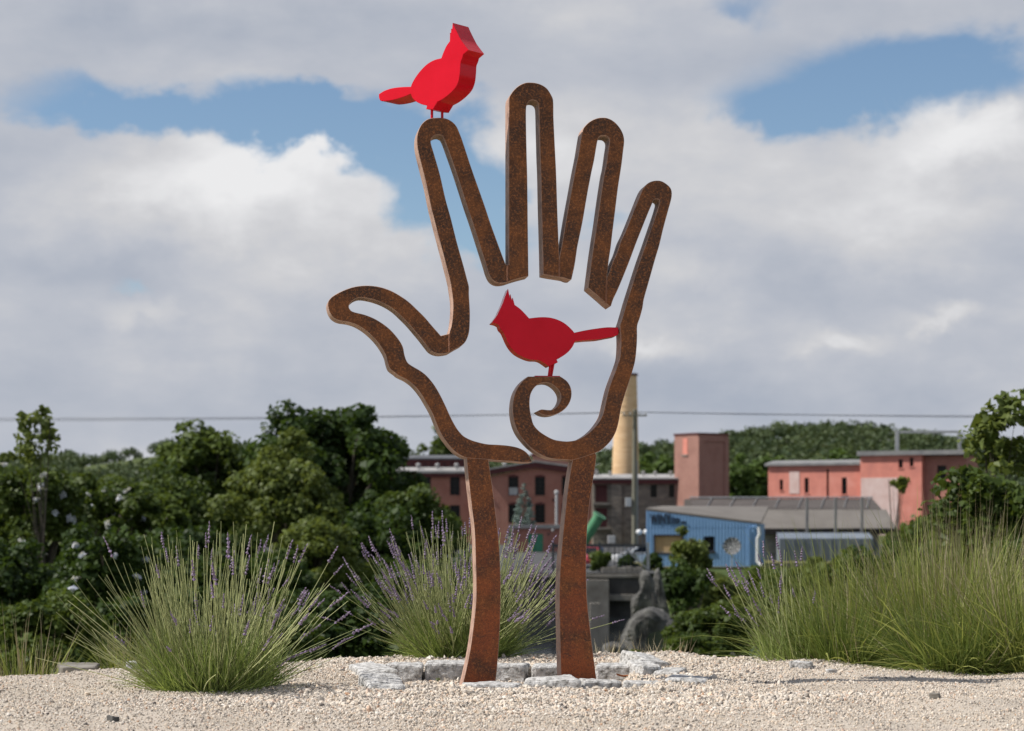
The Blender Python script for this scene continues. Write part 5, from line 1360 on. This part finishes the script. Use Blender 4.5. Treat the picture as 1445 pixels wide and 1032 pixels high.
# utility pole and wires
D = 166; pb = PX(895.5, D); up_ = thing('utility_pole', 'weathered wooden utility pole with crossarm and transformer box', 'pole', (pb, CAMY + D, -2.5))
ph = PZ_(578, D) + 2.5
MB().tube([(0, 0, -.1), (0, 0, ph * .5), (.02, 0, ph)], [.235, .2, .16], 12).build('post', 'pole_wood', up_, smooth=True)
MB().box(-.95, .95, -.28, -.17, ph - .55, ph - .42).build('crossarm', 'pole_wood', up_)
for xx in (-.85, -.35, .35, .85):
    MB().lathe([(.03, 0), (.055, .04), (.04, .1), (.055, .14), (.02, .2)], 8, (xx, -.22, ph - .42)).build('insulator', 'pale_grey', up_)
MB().box(-.72, -.27, -.28, .14, PZ_(715, D) + 2.5, PZ_(702.5, D) + 2.5).build('transformer_box', 'pale_grey', up_, bevel=.03)
MB().tube([(.22, -.1, 0), (.2, -.1, PZ_(650, D) + 2.5)], .05, 6).build('conduit', 'galvanised', up_)
for i, (xo, zo, ye0, ye1) in enumerate(((-.85, 0, 586, 580), (.85, 0, 588.5, 582), (.35, -.02, 583.5, 577))):
    z0 = ph - 2.5 - .22
    pts = []
    for k in range(25):
        t_ = k / 24
        if t_ < .5: q_ = 1 - t_ * 2; xw = pb + xo - 60 * q_; zw = z0 + (PZ_(ye0, D) - z0) * q_ - .8 * q_ * (1 - q_)
        else: q_ = t_ * 2 - 1; xw = pb + xo + 60 * q_; zw = z0 + (PZ_(ye1, D) - z0) * q_ - 1.0 * q_ * (1 - q_)
        pts.append((xw, CAMY + D - .22 + (abs(t_ - .5)) * 14, zw))
    wr_ = MB().tube(pts, .015, 5).build('overhead_wire', 'cable')
    tag(wr_, 'dark overhead wire strung across the sky through the utility pole crossarm', 'wire', 'overhead wires')

# railing and dam wall
D = 132
dw = thing('dam_wall', 'dark concrete dam wall with pale coping above the river', 'wall', (PX(600, D), CAMY + D, -6.0))
wd = PX(912, D) - PX(600, D)
MB().box(0, wd, 0, 1.6, 0, PZ_(815, D) + 6.0).build('face', 'dark_concrete', dw)
MB().box(-.1, wd + .1, -.15, 1.8, PZ_(815, D) + 6.003, PZ_(811, D) + 6.0).build('coping', 'concrete', dw)
MB().box(PX(826, D) - PX(600, D), PX(858, D) - PX(600, D), -1.1, -.003, 0, PZ_(818, D) + 6.0).build('pier', 'concrete', dw)
MB().box(PX(858.5, D) - PX(600, D), PX(897, D) - PX(600, D), -.7, -.003, PZ_(847, D) + 6.0, PZ_(839, D) + 6.0).build('beam', 'concrete', dw)
MB().box(PX(832, D - 12) - PX(600, D), PX(846, D - 12) - PX(600, D), -12.6, -11.8, 0, PZ_(851, D - 12) + 6.0).build('pile', 'concrete', dw)
st = thing('stone_parapet', 'low pale stone parapet below the metal railing', 'wall', (PX(850, D + 1), CAMY + D + 1.9, -2.5))
for k in range(8):
    wk = (PX(908, D + 1) - PX(850, D + 1)) / 8
    MB().box(k * wk + .015, (k + 1) * wk - .015, 0, .5, 0, .30 + .04 * ((k * 7) % 3)).build('stone', 'concrete', st, bevel=.02)
D = 138
rl = thing('metal_railing', 'dark metal railing with balusters and braced end post by the river', 'railing', (PX(780, D), CAMY + D, -2.5))
Lr = PX(912, D) - PX(780, D); zt = PZ_(768, D) + 2.5
MB().box(0, Lr, -.06, .06, zt - .2, zt).build('top_rail', 'dark_metal', rl)
MB().box(0, Lr, -.04, .04, .25, .33).build('bottom_rail', 'dark_metal', rl)
MB().box(0, Lr, -.04, .04, zt * .62, zt * .62 + .07).build('middle_rail', 'dark_metal', rl)
for k in range(25):
    xx = Lr * k / 24
    MB().box(xx - .018, xx + .018, -.018, .018, .335, zt - .203).build('baluster', 'dark_metal', rl)
for xx in (0.02, Lr * .5, Lr + .12):
    MB().box(xx - .09, xx + .09, -.1, .1, 0, zt + .12).build('post', 'galvanised' if xx > Lr else 'dark_metal', rl)
MB().tube([(Lr - 1.5, -.12, zt - .2), (Lr + .05, -.12, .15)], .06, 6).build('brace', 'galvanised', rl)

# yard furniture
eb = thing('electric_cabinet', 'pale grey electric cabinet on a stand behind the railing', 'cabinet', (PX(863, 146), CAMY + 146, -2.5))
z1 = PZ_(756, 146) + 2.5; z0 = PZ_(767, 146) + 2.5
MB().box(-.26, .26, -.2, .2, z0, z1).build('body', 'pale_grey', eb, bevel=.02)
MB().box(-.2, .2, -.215, -.203, z0 + .06, z1 - .06).build('door', 'pale_grey', eb)
for xx in (-.18, .18): MB().box(xx - .03, xx + .03, -.04, .04, 0, z0 - .003).build('leg', 'dark_metal', eb)
lp = thing('globe_lamp', 'lamp post with two white globes beside the blue building', 'lamp', (PX(907, 156), CAMY + 156, -2.5))
zl_ = PZ_(751, 156) + 2.5
MB().tube([(0, 0, 0), (0, 0, zl_ - .2)], .05, 8).build('post', 'dark_metal', lp)
MB().tube([(-.3, 0, zl_ - .22), (.3, 0, zl_ - .22)], .035, 6).build('arm', 'dark_metal', lp)
for xx in (-.27, .26):
    MB().lathe([(.06, -.2), (.19, -.12), (.23, 0), (.19, .12), (.06, .2)], 16, (xx, 0, zl_)).build('globe', 'white_paint', lp, smooth=True)

def car(name, label, loc, rz, paint):
    r_ = thing(name, label, 'car', loc, rz, 'cars parked behind the railing')
    body = [(-2.0, .32), (-2.08, .55), (-2.02, .86), (-1.25, .98), (1.55, 1.0), (2.0, .92), (2.1, .6), (2.05, .32)]
    MB().prism(body, -.84, .84).build('body', paint, r_, bevel=.05, smooth=True)
    cab = [(-1.15, .97), (-.45, 1.46), (1.1, 1.5), (1.75, .99)]
    MB().prism(cab, -.72, .72).build('cabin', paint, r_, bevel=.06, smooth=True)
    for sy in (-1, 1):
        MB().prism([(-.85, 1.02), (-.36, 1.38), (.28, 1.41), (.28, 1.02)], sy * .735 - .01, sy * .735 + .01).build('side_window', 'glass', r_)
        MB().prism([(.36, 1.02), (.36, 1.41), (1.02, 1.42), (1.4, 1.02)], sy * .735 - .01, sy * .735 + .01).build('side_window', 'glass', r_)
    MB().quad((-1.16, -.62, 1.03), (-1.16, .62, 1.03), (-.56, .58, 1.42), (-.56, -.58, 1.42)).build('windscreen', 'glass', r_)
    MB().quad((1.76, -.62, 1.03), (1.22, -.58, 1.44), (1.22, .58, 1.44), (1.76, .62, 1.03)).build('rear_window', 'glass', r_)
    for xx in (-1.3, 1.3):
        for sy in (-.78, .78):
            wq = MB().lathe([(.18, -.1), (.31, -.1), (.33, -.06), (.33, .06), (.31, .1), (.18, .1)], 18).build('wheel', 'tyre', r_, loc=(xx, sy, .33)); wq.rotation_euler = (R(90), 0, 0)
            MB().lathe([(.03, -.108), (.19, -.102), (.19, .102), (.03, .108)], 14).build('rim', 'galvanised', wq)
    for sy in (-.6, .6):
        MB().box(-2.11, -2.03, sy - .16, sy + .16, .62, .76).build('headlight', 'white_paint', r_, bevel=.02)
        MB().box(2.03, 2.12, sy - .14, sy + .14, .66, .84).build('tail_light', 'lamp_glass', r_, bevel=.02)
    return r_
car('parked_car', 'red hatchback half hidden by the straighter leg and a bush', P(833, 803, 147).xy.to_3d() + Vector((0, 0, -2.5)), R(78), 'car_red')
car('parked_car', 'white car parked by the utility pole behind the railing', P(905, 790, 152).xy.to_3d() + Vector((0, 0, -2.5)), R(12), 'car_white')

# ------------------------------------------------------------------ wooded hills
rg = np.random.default_rng(77)
NW = 5200
wd_ = rg.uniform(455, 830, NW); wxp = rg.uniform(-250, 1700, NW)
wX = (wxp - 722.5) * wd_ / F
bare = (wxp > 112) & (wxp < 222) & (wd_ > 640) & (wd_ < 790)
wX, wd_ = wX[~bare], wd_[~bare]
nW = len(wX)
wz = height(wX, wd_)
wr_ = rg.uniform(2.0, 3.7, nW); wh = wr_ * rg.uniform(1.0, 1.5, nW)
cen = []; rad = []
cc = np.stack([wX, wd_ + CAMY, wz + wh * 0.8], -1)
sub = 4
off = rg.normal(0, 1, (nW, sub, 3)); off /= np.linalg.norm(off, axis=2, keepdims=True); off[..., 2] = np.abs(off[..., 2]) * 0.9 - 0.15
cen = (cc[:, None] + off * wr_[:, None, None] * 0.62).reshape(-1, 3); rad = np.repeat(wr_ * 0.55, sub)
v, f, tn = leaf_cloud(cen, rad, 20, 0.95, rg, squash=0.85, up=0.6, bias=0.25)
tw = np.repeat(np.clip(rg.normal(0.45, 0.3, nW), 0, 1), sub * 20)
wl = stuff(link('hill_woodland', np_mesh('hill_woodland', v, f, np.clip(tw * 0.75 + tn * 0.25, 0, 1)), 'leaf_far'))
tag(wl, 'dark green wood covering the far hills behind the mill', 'woodland')
